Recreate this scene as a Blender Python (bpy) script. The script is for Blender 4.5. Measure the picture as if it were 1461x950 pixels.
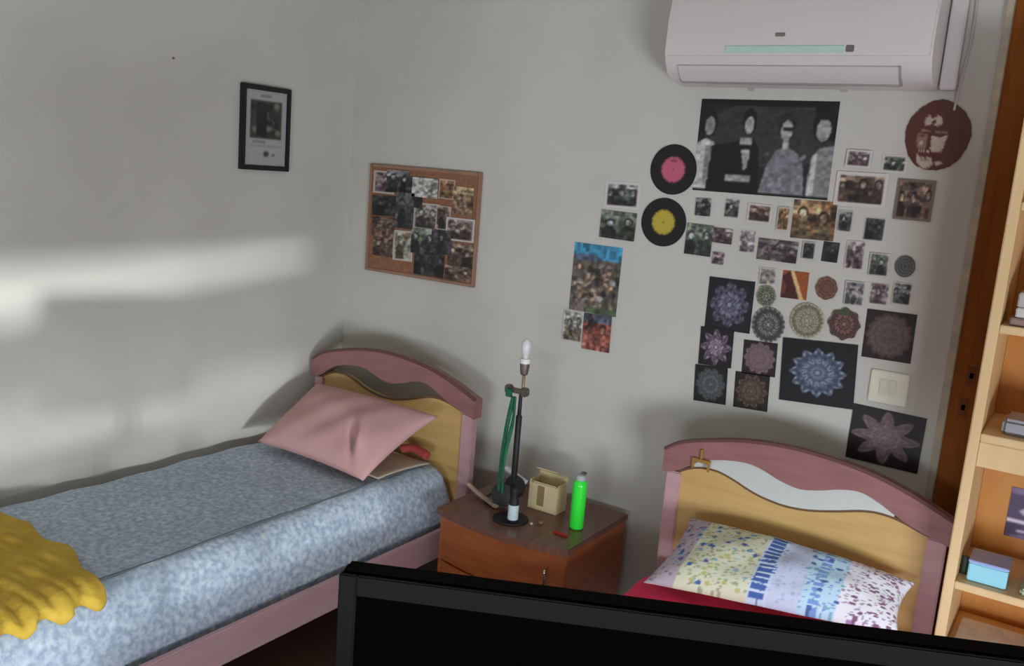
import bpy, bmesh, math, random
import numpy as np
from mathutils import Vector, Matrix

for o in list(bpy.data.objects): bpy.data.objects.remove(o)
S = bpy.context.scene
COL = S.collection

# ------------------------------------------------------------------ camera
YAW, PITCH, ROLL, FPX = -0.56958717, -0.17602083, 0.08061623, 1300.54
CX, CY, CZ = 2.985, -3.168, 1.75
def cam_axes():
    cy, sy, cp, sp = math.cos(YAW), math.sin(YAW), math.cos(PITCH), math.sin(PITCH)
    f = Vector((sy*cp, cy*cp, sp)); r = Vector((cy, -sy, 0)); u = r.cross(f)
    c, s = math.cos(ROLL), math.sin(ROLL)
    return c*r + s*u, -s*r + c*u, f
AR, AU, AF = cam_axes()
cd = bpy.data.cameras.new('camera'); cam = bpy.data.objects.new('camera', cd); COL.objects.link(cam)
cd.sensor_width = 36; cd.lens = FPX/1461*36; cd.clip_start = 0.02
M = Matrix.Identity(4)
for i in range(3):
    M[i][0] = AR[i]; M[i][1] = AU[i]; M[i][2] = -AF[i]
M[0][3], M[1][3], M[2][3] = CX, CY, CZ
cam.matrix_world = M
S.camera = cam

# ------------------------------------------------------------------ world, lights, exposure
S.view_settings.view_transform = 'Standard'; S.view_settings.look = 'None'
S.view_settings.gamma = 1; S.view_settings.use_curve_mapping = False
S.view_settings.exposure = 0.12
W = bpy.data.worlds.new('world'); S.world = W; W.use_nodes = True
W.node_tree.nodes['Background'].inputs[0].default_value = (0.75, 0.85, 1.0, 1)
W.node_tree.nodes['Background'].inputs[1].default_value = 1.0
def light(name, kind, loc, direction, energy, color, **kw):
    l = bpy.data.lights.new(name, kind); l.energy = energy; l.color = color
    for k, v in kw.items(): setattr(l, k, v)
    o = bpy.data.objects.new(name, l); COL.objects.link(o); o.location = loc
    o.rotation_euler = Vector(direction).to_track_quat('-Z', 'Y').to_euler()
    return o
# added low light from the right; the balcony opening is made up
light('low_right_light', 'AREA', (4.62, -2.95, 0.52), (-1, 0.30, 0.0), 98, (0.82, 0.915, 1.0), shape='RECTANGLE', size=1.5, size_y=0.65)
# added low light from behind, to brighten mattress side and rail
light('low_rear_light', 'AREA', (2.75, -4.72, 0.42), (-0.60, 1, 0.0), 44, (0.80, 0.91, 1.0), shape='RECTANGLE', size=1.4, size_y=0.55)
# low sun grazing past the added blocker with the tapered gap
light('sun', 'SUN', (6, -4, 3), (-4.5, 1.9, -0.16), 3.1, (0.90, 0.965, 1.0), angle=math.radians(2.2))

# ------------------------------------------------------------------ picture ray -> real plane
def ray(u, v): return AR*((u-730.5)/FPX) - AU*((v-475)/FPX) + AF
def on_y(u, v, y=0.0):
    d = ray(u, v); t = (y-CY)/d.y; return Vector((CX+d.x*t, y, CZ+d.z*t))
def on_x(u, v, x=0.0):
    d = ray(u, v); t = (x-CX)/d.x; return Vector((x, CY+d.y*t, CZ+d.z*t))
def on_z(u, v, z):
    d = ray(u, v); t = (z-CZ)/d.z; return Vector((CX+d.x*t, CY+d.y*t, z))

# ------------------------------------------------------------------ materials
def lin(c): c = c/255.0; return c/12.92 if c <= 0.04045 else ((c+0.055)/1.055)**2.4
def rgb(r, g, b): return (lin(r), lin(g), lin(b), 1)
MC = {}
def mat(name, col, rough=0.6, col2=None, scale=8.0, stretch=(1, 1, 1), bump=0.0, bscale=None, metal=0.0, spec=0.5, mix=1.0, coat=0.0, emit=None, trans=0.0):
    if name in MC: return MC[name]
    m = bpy.data.materials.new(name); m.use_nodes = True; nt = m.node_tree; N = nt.nodes; L = nt.links
    b = N['Principled BSDF']; b.inputs['Base Color'].default_value = col; b.inputs['Roughness'].default_value = rough
    b.inputs['Metallic'].default_value = metal; b.inputs['Specular IOR Level'].default_value = spec
    b.inputs['Coat Weight'].default_value = coat; b.inputs['Transmission Weight'].default_value = trans
    tc = N.new('ShaderNodeTexCoord'); mp = N.new('ShaderNodeMapping'); mp.inputs['Scale'].default_value = stretch
    L.new(tc.outputs['Object'], mp.inputs['Vector'])
    if col2 is not None:
        nz = N.new('ShaderNodeTexNoise'); nz.inputs['Scale'].default_value = scale; nz.inputs['Detail'].default_value = 6
        L.new(mp.outputs[0], nz.inputs['Vector'])
        cr = N.new('ShaderNodeValToRGB'); cr.color_ramp.elements[0].position = 0.35; cr.color_ramp.elements[1].position = 0.65
        cr.color_ramp.elements[0].color = col; cr.color_ramp.elements[1].color = col2
        L.new(nz.outputs[0], cr.inputs[0]); L.new(cr.outputs[0], b.inputs['Base Color'])
    if bump > 0:
        n2 = N.new('ShaderNodeTexNoise'); n2.inputs['Scale'].default_value = bscale or scale; n2.inputs['Detail'].default_value = 4
        L.new(mp.outputs[0], n2.inputs['Vector'])
        bp = N.new('ShaderNodeBump'); bp.inputs['Strength'].default_value = bump; bp.inputs['Distance'].default_value = 0.01
        L.new(n2.outputs[0], bp.inputs['Height']); L.new(bp.outputs[0], b.inputs['Normal'])
    MC[name] = m; return m
def print_mat(name, rough=0.55, coat=0.0, bump=0.0):
    """surface whose own printed / woven pattern is stored on the mesh, with a little paper or cloth grain"""
    if name in MC: return MC[name]
    m = bpy.data.materials.new(name); m.use_nodes = True; nt = m.node_tree; N = nt.nodes; L = nt.links
    b = N['Principled BSDF']; b.inputs['Roughness'].default_value = rough; b.inputs['Coat Weight'].default_value = coat
    a = N.new('ShaderNodeVertexColor'); a.layer_name = 'print'
    nz = N.new('ShaderNodeTexNoise'); nz.inputs['Scale'].default_value = 220
    mx = N.new('ShaderNodeMix'); mx.data_type = 'RGBA'; mx.blend_type = 'OVERLAY'; mx.inputs[0].default_value = 0.12
    tc = N.new('ShaderNodeTexCoord'); L.new(tc.outputs['Object'], nz.inputs['Vector'])
    L.new(a.outputs[0], mx.inputs[6]); L.new(nz.outputs[0], mx.inputs[7]); L.new(mx.outputs[2], b.inputs['Base Color'])
    if bump:
        n2 = N.new('ShaderNodeTexNoise'); n2.inputs['Scale'].default_value = 18
        bp = N.new('ShaderNodeBump'); bp.inputs['Strength'].default_value = bump; bp.inputs['Distance'].default_value = 0.02
        L.new(tc.outputs['Object'], n2.inputs['Vector']); L.new(n2.outputs[0], bp.inputs['Height']); L.new(bp.outputs[0], b.inputs['Normal'])
    MC[name] = m; return m
def sheet_mat():
    """pale blue cloth with a fine mottled floral print"""
    m = bpy.data.materials.new('mattress_cloth'); m.use_nodes = True; nt = m.node_tree; N = nt.nodes; L = nt.links
    b = N['Principled BSDF']; b.inputs['Roughness'].default_value = 0.85
    tc = N.new('ShaderNodeTexCoord')
    v = N.new('ShaderNodeTexVoronoi'); v.inputs['Scale'].default_value = 34; v.inputs['Randomness'].default_value = 0.9
    n = N.new('ShaderNodeTexNoise'); n.inputs['Scale'].default_value = 60; n.inputs['Detail'].default_value = 3
    L.new(tc.outputs['Object'], v.inputs['Vector']); L.new(tc.outputs['Object'], n.inputs['Vector'])
    c1 = N.new('ShaderNodeValToRGB'); e = c1.color_ramp.elements
    e[0].position = 0.15; e[0].color = rgb(206, 224, 244); e[1].position = 0.55; e[1].color = rgb(164, 189, 220)
    L.new(v.outputs['Distance'], c1.inputs[0])
    c2 = N.new('ShaderNodeValToRGB'); e = c2.color_ramp.elements
    e[0].position = 0.40; e[0].color = rgb(152, 158, 162); e[1].position = 0.6; e[1].color = rgb(222, 224, 220)
    L.new(n.outputs[0], c2.inputs[0])
    mx = N.new('ShaderNodeMix'); mx.data_type = 'RGBA'; mx.inputs[0].default_value = 0.45
    L.new(c1.outputs[0], mx.inputs[6]); L.new(c2.outputs[0], mx.inputs[7]); L.new(mx.outputs[2], b.inputs['Base Color'])
    return m

WALL = mat('painted_wall', rgb(197, 192, 183), 0.75, rgb(203, 198, 189), 2.5, bump=0.08, bscale=30)
CEIL = mat('ceiling_paint', rgb(200, 196, 188), 0.8, rgb(206, 202, 194), 2)
FLOOR = mat('floor_tile', rgb(66, 46, 40), 0.5, rgb(84, 60, 50), 3)
MAUVE = mat('mauve_laminate', rgb(140, 94, 92), 0.42, rgb(154, 106, 103), 5, (1, 1, 6), coat=0.1)
MAUVE2 = mat('mauve_laminate_pale', rgb(190, 148, 151), 0.45, rgb(198, 158, 160), 5, (1, 1, 4))
YELW = mat('honey_laminate', rgb(196, 158, 96), 0.45, rgb(208, 170, 108), 4, (1, 1, 8))
NSW = mat('cherry_wood', rgb(160, 84, 42), 0.35, rgb(180, 102, 54), 5, (1, 1, 9), coat=0.2)
NSD = mat('cherry_wood_top', rgb(104, 66, 54), 0.4, rgb(124, 82, 66), 6, (9, 1, 1), coat=0.2)
PINE = mat('pine_wood', rgb(220, 184, 132), 0.5, rgb(232, 200, 152), 6, (1, 1, 0.2))
PINEB = mat('pine_back_panel', rgb(184, 112, 36), 0.5, rgb(206, 142, 66), 5, (1, 1, 0.3))
DKW = mat('brown_door_wood', rgb(122, 64, 12), 0.7, rgb(136, 76, 20), 5, (8, 8, 0.6), spec=0.2)
CASE = mat('pale_casing', rgb(196, 178, 150), 0.6, rgb(170, 160, 145), 20)
ACW = mat('white_plastic', rgb(208, 199, 195), 0.3, rgb(212, 203, 199), 3)
ACG = mat('grey_slot', rgb(158, 148, 146), 0.5)
BLK = mat('black_plastic', rgb(20, 18, 18), 0.6, rgb(25, 23, 23), 30)
SCR = mat('black_glass', rgb(3, 3, 3), 0.4, spec=0.0)
MBK = mat('monitor_plastic', rgb(9, 8, 8), 0.6, spec=0.02)
CHR = mat('chrome', rgb(210, 210, 212), 0.2, metal=1.0)
BRASS = mat('brass', rgb(190, 150, 80), 0.35, metal=0.6)
CREAM = mat('cream_plastic', rgb(226, 220, 200), 0.4)
PAPER = mat('paper_edge', rgb(214, 208, 200), 0.7)
SHEET = sheet_mat()

# ------------------------------------------------------------------ object helpers
WL = {}
def finish(name, me, m, parent=None, smooth=False, origin=None):
    if isinstance(m, (list, tuple)):
        for q in m: me.materials.append(q)
    else: me.materials.append(m)
    vs = [v.co for v in me.vertices]
    if origin is None:
        lo = [min(v[i] for v in vs) for i in range(3)]; hi = [max(v[i] for v in vs) for i in range(3)]
        origin = Vector(((lo[0]+hi[0])/2, (lo[1]+hi[1])/2, lo[2]))
    origin = Vector(origin)
    me.transform(Matrix.Translation(-origin))
    if smooth:
        for p in me.polygons: p.use_smooth = True
    o = bpy.data.objects.new(name, me); COL.objects.link(o)
    if parent is not None:
        o.parent = parent; o.location = origin - WL[parent]
    else: o.location = origin
    WL[o] = origin
    return o
def from_bm(name, bm, m, parent=None, smooth=False, xf=None):
    if xf is not None: bmesh.ops.transform(bm, matrix=xf, verts=bm.verts)
    bmesh.ops.recalc_face_normals(bm, faces=bm.faces)
    me = bpy.data.meshes.new(name); bm.to_mesh(me); bm.free()
    o = finish(name, me, m, parent)
    if smooth:
        for p in me.polygons: p.use_smooth = True
        me.set_sharp_from_angle(angle=math.radians(40))
    return o
def thing(name, label, cat, loc, group=None):
    o = bpy.data.objects.new(name, None); COL.objects.link(o); o.location = loc; o.empty_display_size = 0.05
    WL[o] = Vector(loc); return tag(o, label, cat, group)
def tag(o, label, cat, group=None, kind=None):
    o['label'] = label; o['category'] = cat
    if group: o['group'] = group
    if kind: o['kind'] = kind
    return o
def struct(o): o['kind'] = 'structure'; return o
def bx(bm, x0, x1, y0, y1, z0, z1, bev=0.0, seg=2):
    r = bmesh.ops.create_cube(bm, size=1)
    vs = r['verts']
    bmesh.ops.scale(bm, vec=(x1-x0, y1-y0, z1-z0), verts=vs)
    bmesh.ops.translate(bm, vec=((x0+x1)/2, (y0+y1)/2, (z0+z1)/2), verts=vs)
    if bev > 0:
        es = list({e for v in vs for e in v.link_edges})
        bmesh.ops.bevel(bm, geom=es, offset=bev, segments=seg, affect='EDGES', clamp_overlap=True)
def box(name, x0, x1, y0, y1, z0, z1, m, parent=None, bev=0.003, xf=None):
    bm = bmesh.new(); bx(bm, x0, x1, y0, y1, z0, z1, bev); return from_bm(name, bm, m, parent, xf=xf)
def prism_bm(bm, pts, axis, a0, a1):
    """extrude a 2-D outline; axis 'y': pts are (x,z); axis 'x': pts are (y,z); axis 'z': pts (x,y)"""
    def P(p, a): return {'y': (p[0], a, p[1]), 'x': (a, p[0], p[1]), 'z': (p[0], p[1], a)}[axis]
    A = [bm.verts.new(P(p, a0)) for p in pts]; B = [bm.verts.new(P(p, a1)) for p in pts]
    n = len(pts); bm.faces.new(A); bm.faces.new(B)
    for i in range(n): bm.faces.new((A[i], A[(i+1) % n], B[(i+1) % n], B[i]))
def prism(name, pts, axis, a0, a1, m, parent=None, bev=0.0, smooth=False, xf=None):
    bm = bmesh.new(); prism_bm(bm, pts, axis, a0, a1)
    if bev: bmesh.ops.bevel(bm, geom=list(bm.edges), offset=bev, segments=2, affect='EDGES', clamp_overlap=True)
    bm.normal_update(); big = [f for f in bm.faces if len(f.verts) > 4]; bmesh.ops.triangulate(bm, faces=big)
    return from_bm(name, bm, m, parent, smooth, xf)
def lathe(name, prof, c, m, parent=None, n=28, xf=None, smooth=True):
    bm = bmesh.new(); rings = []
    for r, z in prof:
        rings.append([bm.verts.new((c[0]+r*math.cos(2*math.pi*i/n), c[1]+r*math.sin(2*math.pi*i/n), c[2]+z)) for i in range(n)])
    for a, b in zip(rings, rings[1:]):
        for i in range(n): bm.faces.new((a[i], a[(i+1) % n], b[(i+1) % n], b[i]))
    bm.faces.new(rings[0]); bm.faces.new(rings[-1])
    return from_bm(name, bm, m, parent, smooth, xf)
def tube_bm(bm, pts, rad, n=8, flat=None):
    pts = [Vector(p) for p in pts]; rings = []
    up = Vector((0.13, 0.2, 1)).normalized()
    for i, p in enumerate(pts):
        t = (pts[min(i+1, len(pts)-1)]-pts[max(i-1, 0)]).normalized()
        a = t.cross(up).normalized(); b = a.cross(t)
        r = rad[i] if isinstance(rad, (list, tuple)) else rad
        w = flat if flat else r
        rings.append([bm.verts.new(p + a*r*math.cos(2*math.pi*k/n) + b*w*math.sin(2*math.pi*k/n)) for k in range(n)])
    for a, b in zip(rings, rings[1:]):
        for k in range(n): bm.faces.new((a[k], a[(k+1) % n], b[(k+1) % n], b[k]))
    bm.faces.new(rings[0]); bm.faces.new(rings[-1])
def spline(pts, n=8):
    P = [Vector(p) for p in pts]; out = []
    for i in range(len(P)-1):
        p0, p1, p2, p3 = P[max(i-1, 0)], P[i], P[i+1], P[min(i+2, len(P)-1)]
        for k in range(n):
            t = k/n
            out.append(0.5*((2*p1)+(-p0+p2)*t+(2*p0-5*p1+4*p2-p3)*t*t+(-p0+3*p1-3*p2+p3)*t**3))
    out.append(P[-1]); return out
def tube(name, pts, rad, m, parent=None, n=8, flat=None):
    bm = bmesh.new(); tube_bm(bm, pts, rad, n, flat); return from_bm(name, bm, m, parent, True)

# ------------------------------------------------------------------ painter for flat prints
KL = 0.80   # how much of the light the posters' wall gets
def albedo(c):
    a = np.array(c, float)/255.0
    a = a*0.84+a.mean(-1, keepdims=True)*0.16
    l = np.where(a <= 0.04045, a/12.92, ((a+0.055)/1.055)**2.4)/KL
    return np.clip(l, 0.004, 0.9)
class Art:
    def __init__(s, w, h, bg):
        s.w, s.h = w, h; s.a = np.zeros((h, w, 3)); s.a[:] = bg
        y, x = np.mgrid[0:h, 0:w]; s.x = (x+0.5)/w; s.y = (y+0.5)/h      # y downwards, 0..1
    def mask(s, m, c, k=1.0): s.a[m] = s.a[m]*(1-k)+np.array(c, float)*k
    def rect(s, x0, y0, x1, y1, c, k=1.0): s.mask((s.x >= x0) & (s.x < x1) & (s.y >= y0) & (s.y < y1), c, k)
    def ell(s, cx, cy, rx, ry, c, k=1.0): s.mask(((s.x-cx)/rx)**2+((s.y-cy)/ry)**2 < 1, c, k)
    def poly(s, pts, c, k=1.0):
        inside = np.zeros(s.x.shape, bool); n = len(pts)
        for i in range(n):
            x1, y1 = pts[i]; x2, y2 = pts[(i+1) % n]
            if y1 == y2: continue
            inside ^= ((s.y < y1) != (s.y < y2)) & (s.x < (x2-x1)*(s.y-y1)/(y2-y1)+x1)
        s.mask(inside, c, k)
    def grain(s, seed, amt): s.a = np.clip(s.a*(1+amt*(np.random.RandomState(seed).rand(s.h, s.w, 1)-0.5)), 0, 255)
    def blocks(s, seed, n, amt):
        # uneven light and dark patches of the picture itself
        q = np.random.RandomState(seed).rand(n, n)*2-1
        j = np.minimum((s.y*n).astype(int), n-1); i = np.minimum((s.x*n).astype(int), n-1)
        s.a = np.clip(s.a*(1+amt*q[j, i])[:, :, None], 6, 200)
    def frame(s, b, c):
        bx_, by_ = b, b*s.w/s.h
        s.mask((s.x < bx_) | (s.x > 1-bx_) | (s.y < by_) | (s.y > 1-by_), c)
def photo(w, h, pal, seed, people=2, border=None, bb=0.06):
    """a small snapshot: backdrop, a few people-like shapes, light and dark areas"""
    R = random.Random(seed); A = Art(w, h, pal[0])
    A.rect(0, 0, 1, R.uniform(0.2, 0.45), pal[1]); 
    for k in range(5):
        A.ell(R.random(), R.random(), R.uniform(0.08, 0.28), R.uniform(0.06, 0.22), R.choice(pal[:4]), 0.8)
    for k in range(people):
        cx = (k+0.5+R.uniform(-0.15, 0.15))/people; s = min(0.5/people, 0.26); ty = R.uniform(0.3, 0.45)
        body = R.choice(pal[2:5]); skin = pal[5]
        A.poly([(cx-s*0.9, 1.01), (cx-s*0.75, ty+0.25), (cx-s*0.25, ty+0.14), (cx+s*0.25, ty+0.14), (cx+s*0.75, ty+0.25), (cx+s*0.9, 1.01)], body)
        A.ell(cx, ty, s*0.48, 0.15, pal[3]); A.ell(cx, ty+0.03, s*0.34, 0.11, skin)
    A.blocks(seed, 6, 0.35); A.blocks(seed+1, 11, 0.35); A.grain(seed, 0.25)
    if border: A.frame(bb, border)
    return A
def mandala(n, bg, cols, petals, seed, rmax=0.46, star=0.0, cx=0.5, cy=0.5):
    cols = [tuple(0.86*(0.72*v+0.28*sum(c)/3) for v in c) for c in cols]
    A = Art(n, n, bg); dx = A.x-cx; dy = A.y-cy; r = np.sqrt(dx*dx+dy*dy)/rmax; th = np.arctan2(dy, dx)
    R = random.Random(seed); k = len(cols)
    edge = 1-star*(0.5-0.5*np.cos(petals*th))
    q = r/edge
    for i in range(7, 0, -1):
        rr = i/7.0; wob = 0.05*np.cos(petals*th*(1 if i % 2 else 2)+i)
        A.mask(q < rr+wob, cols[i % k], 0.85)
        dots = (np.abs(q-(rr-0.07)) < 0.045) & (np.cos(petals*2*th+i*1.3) > 0.35)
        A.mask(dots, cols[(i+2) % k])
    A.mask(q < 0.10, cols[-1]); A.grain(seed, 0.25)
    return A
def paint_mesh(me, cols):
    at = me.color_attributes.new('print', 'FLOAT_COLOR', 'POINT')
    at.data.foreach_set('color', np.hstack([cols, np.ones((len(cols), 1))]).astype(np.float32).ravel())
def sheet(name, A, c, ux, uy, w, h, nrm, m, thick=0.0015, parent=None, off=0.0006, mask=None, sag=0.0):
    """a real thin sheet w x h centred at c with in-plane axes ux (right) and uy (up), printed with art A.
       mask(u,v)->radius factor turns it into a cut-out outline (polar grid)."""
    c = Vector(c); ux = Vector(ux); uy = Vector(uy); nrm = Vector(nrm)
    V = []; F = []; C = []
    def samp(u, v):      # u right 0..1, v up 0..1
        x = min(max(u*A.w-0.5, 0), A.w-1.001); y = min(max((1-v)*A.h-0.5, 0), A.h-1.001)
        i, j = int(x), int(y); fx, fy = x-i, y-j
        i2, j2 = min(i+1, A.w-1), min(j+1, A.h-1)
        return (A.a[j, i]*(1-fx)+A.a[j, i2]*fx)*(1-fy)+(A.a[j2, i]*(1-fx)+A.a[j2, i2]*fx)*fy
    if mask is None:
        nx, ny = A.w, A.h
        for j in range(ny+1):
            for i in range(nx+1):
                u, v = i/nx, j/ny
                lift = sag*(abs(2*u-1)**3+abs(2*v-1)**3)*(0.5+0.5*math.sin(5*u+3*v))
                V.append(c+ux*(u-0.5)*w+uy*(v-0.5)*h+nrm*(off+thick+lift)); C.append(samp(u, v))
        for j in range(ny):
            for i in range(nx):
                a = j*(nx+1)+i; F.append((a, a+1, a+nx+2, a+nx+1))
        loop = [i for i in range(nx+1)]+[j*(nx+1)+nx for j in range(1, ny+1)]+[ny*(nx+1)+i for i in range(nx-1, -1, -1)]+[j*(nx+1) for j in range(ny-1, 0, -1)]
    else:
        nr, nt = 18, 72
        V.append(c+nrm*(off+thick)); C.append(samp(0.5, 0.5))
        for k in range(1, nr+1):
            for t in range(nt):
                a = 2*math.pi*t/nt; r = k/nr*mask(a)*0.5; u = 0.5+r*math.cos(a); v = 0.5+r*math.sin(a)
                V.append(c+ux*(u-0.5)*w+uy*(v-0.5)*h+nrm*(off+thick)); C.append(samp(u, v))
        for t in range(nt): F.append((0, 1+t, 1+(t+1) % nt))
        for k in range(nr-1):
            for t in range(nt):
                a = 1+k*nt; b = 1+(k+1)*nt; F.append((a+t, b+t, b+(t+1) % nt, a+(t+1) % nt))
        loop = [1+(nr-1)*nt+t for t in range(nt)]
    base = len(V)
    for i in loop:
        p = V[i]; d = (p-c).dot(nrm); V.append(p-nrm*(d-off)); C.append(C[i])
    L = len(loop)
    for k in range(L): F.append((loop[k], base+k, base+(k+1) % L, loop[(k+1) % L]))
    F.append(tuple(base+k for k in range(L-1, -1, -1)))
    me = bpy.data.meshes.new(name); me.from_pydata([tuple(v) for v in V], [], F)
    bmn = bmesh.new(); bmn.from_mesh(me); bmesh.ops.recalc_face_normals(bmn, faces=bmn.faces); bmn.to_mesh(me); bmn.free()
    paint_mesh(me, albedo(C))
    return finish(name, me, m, parent, smooth=False)
PRINT = print_mat('photo_print', 0.5)
def wall_print(name, A, tl, tr, bl, label, cat, group, mask=None, off=0.0006, m=None, parent=None, sag=0.0, thick=0.0015):
    """corners in the photograph -> a true rectangle on the back wall"""
    a, b, d = on_y(*tl), on_y(*tr), on_y(*bl)
    ux = (b-a); w = ux.length; ux.normalize(); uy = Vector((-ux.z, 0, ux.x)); h = abs((a-d).dot(uy))
    c = a+ux*w/2-uy*h/2
    o = sheet(name, A, c, ux, uy, w, h, (0, -1, 0), m or PRINT, off=off, mask=mask, parent=parent, sag=sag, thick=thick)
    if parent is None: tag(o, label, cat, group)
    return o

# ================================================================== THE ROOM
RX, RY, RZ = 4.5, -4.6, 2.62
def slab(name, *a, m=WALL): return struct(box(name, *a, m, bev=0))
slab('floor', -0.1, RX+0.1, RY-0.1, 0.1, -0.1, 0.0, m=FLOOR)
slab('ceiling', -0.1, RX+0.1, RY-0.1, 0.1, RZ, RZ+0.1, m=CEIL)
slab('wall_left', -0.1, 0, RY-0.1, 0.1, 0, RZ)
slab('wall_back', 0, RX+0.1, 0, 0.1, 0, RZ)
def holed(name, fixed, a0, a1, h, axis):       # wall with one rectangular opening h=(a0,a1,z0,z1)
    bm = bmesh.new(); f0, f1 = fixed
    for (p0, p1, z0, z1) in ((a0, h[0], 0, RZ), (h[1], a1, 0, RZ), (h[0], h[1], 0, h[2]), (h[0], h[1], h[3], RZ)):
        if p1-p0 < 1e-4 or z1-z0 < 1e-4: continue
        if axis == 'x': bx(bm, f0, f1, p0, p1, z0, z1)
        else: bx(bm, p0, p1, f0, f1, z0, z1)
    return struct(from_bm(name, bm, WALL))
holed('wall_right', (RX, RX+0.1), RY, 0, (-3.75, -2.15, 0.12, 2.1), 'x')
holed('wall_front', (RY-0.1, RY), 0, RX, (2.0, 3.5, 0.1, 0.95), 'y')
# frame of the added rear opening for the low light
GL = mat('window_glass', (1, 1, 1, 1), 0.0, trans=1.0)
w1 = struct(box('added_opening', 2.0, 2.04, RY-0.07, RY-0.03, 0.1, 0.95, CASE, bev=0))
for a in ((3.46, 3.50, 0.1, 0.95), (2.04, 3.46, 0.1, 0.13), (2.04, 3.46, 0.92, 0.95)):
    box('added_opening_frame', a[0], a[1], RY-0.07, RY-0.03, a[2], a[3], CASE, w1, bev=0)
# unseen shutter, made up: its tapered gap shapes the light band
def band_blocker():
    bm = bmesh.new(); x0, x1 = 4.53, 4.55
    def quad(yz): prism_bm(bm, yz, 'x', x0, x1)
    quad([(-3.75, 1.00), (-2.15, 1.00), (-2.15, 1.455), (-3.75, 1.27)])
    quad([(-3.75, 1.45), (-2.15, 1.485), (-2.15, 2.1), (-3.75, 2.1)])
    return struct(from_bm('sun_shutter', bm, ACG))
band_blocker()
bm = bmesh.new()  # unseen bars added outside to weaken the sun on the lower wall
for k in range(52): bx(bm, 5.20, 5.22, -4.05+0.045*k, -4.05+0.045*k+0.024, -0.3, 1.14)
bx(bm, 5.19, 5.24, -4.1, -1.7, 1.10, 1.16)
struct(from_bm('sun_bars', bm, ACG))
# brown wardrobe-like door post at the right end of the back wall
pl = on_y(1335, 690).x
tr = struct(box('trim_1', 2.638, 2.76, -0.034, -0.0005, 0.0, 2.50, DKW, bev=0.004))
struct(box('trim_2', 2.612, 2.6375, -0.022, -0.0005, 0.0, 2.50, CASE, bev=0.003))
struct(box('door_2', 2.765, 3.62, -0.03, -0.0005, 0.0, 2.50, DKW, bev=0.003))
for (u, v) in ((1386, 536), (1374, 581)):
    p = on_y(u, v, -0.0345)
    pt = box('strike_plate', p.x-0.012, p.x+0.012, -0.0358, -0.0342, p.z-0.03, p.z+0.03, mat('worn_plate', rgb(112, 68, 44), 0.9, spec=0.0), tr, bev=0)
    box('latch_hole', p.x-0.005, p.x+0.006, -0.0362, -0.0357, p.z-0.009, p.z+0.008, SCR, pt, bev=0)
struct(box('baseboard_back', 0.012, 2.60, -0.012, -0.0005, 0.0, 0.07, CASE, bev=0.002))
struct(box('baseboard_left', 0.0005, 0.012, RY+0.01, -0.0005, 0.0, 0.07, CASE, bev=0.002))

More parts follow.
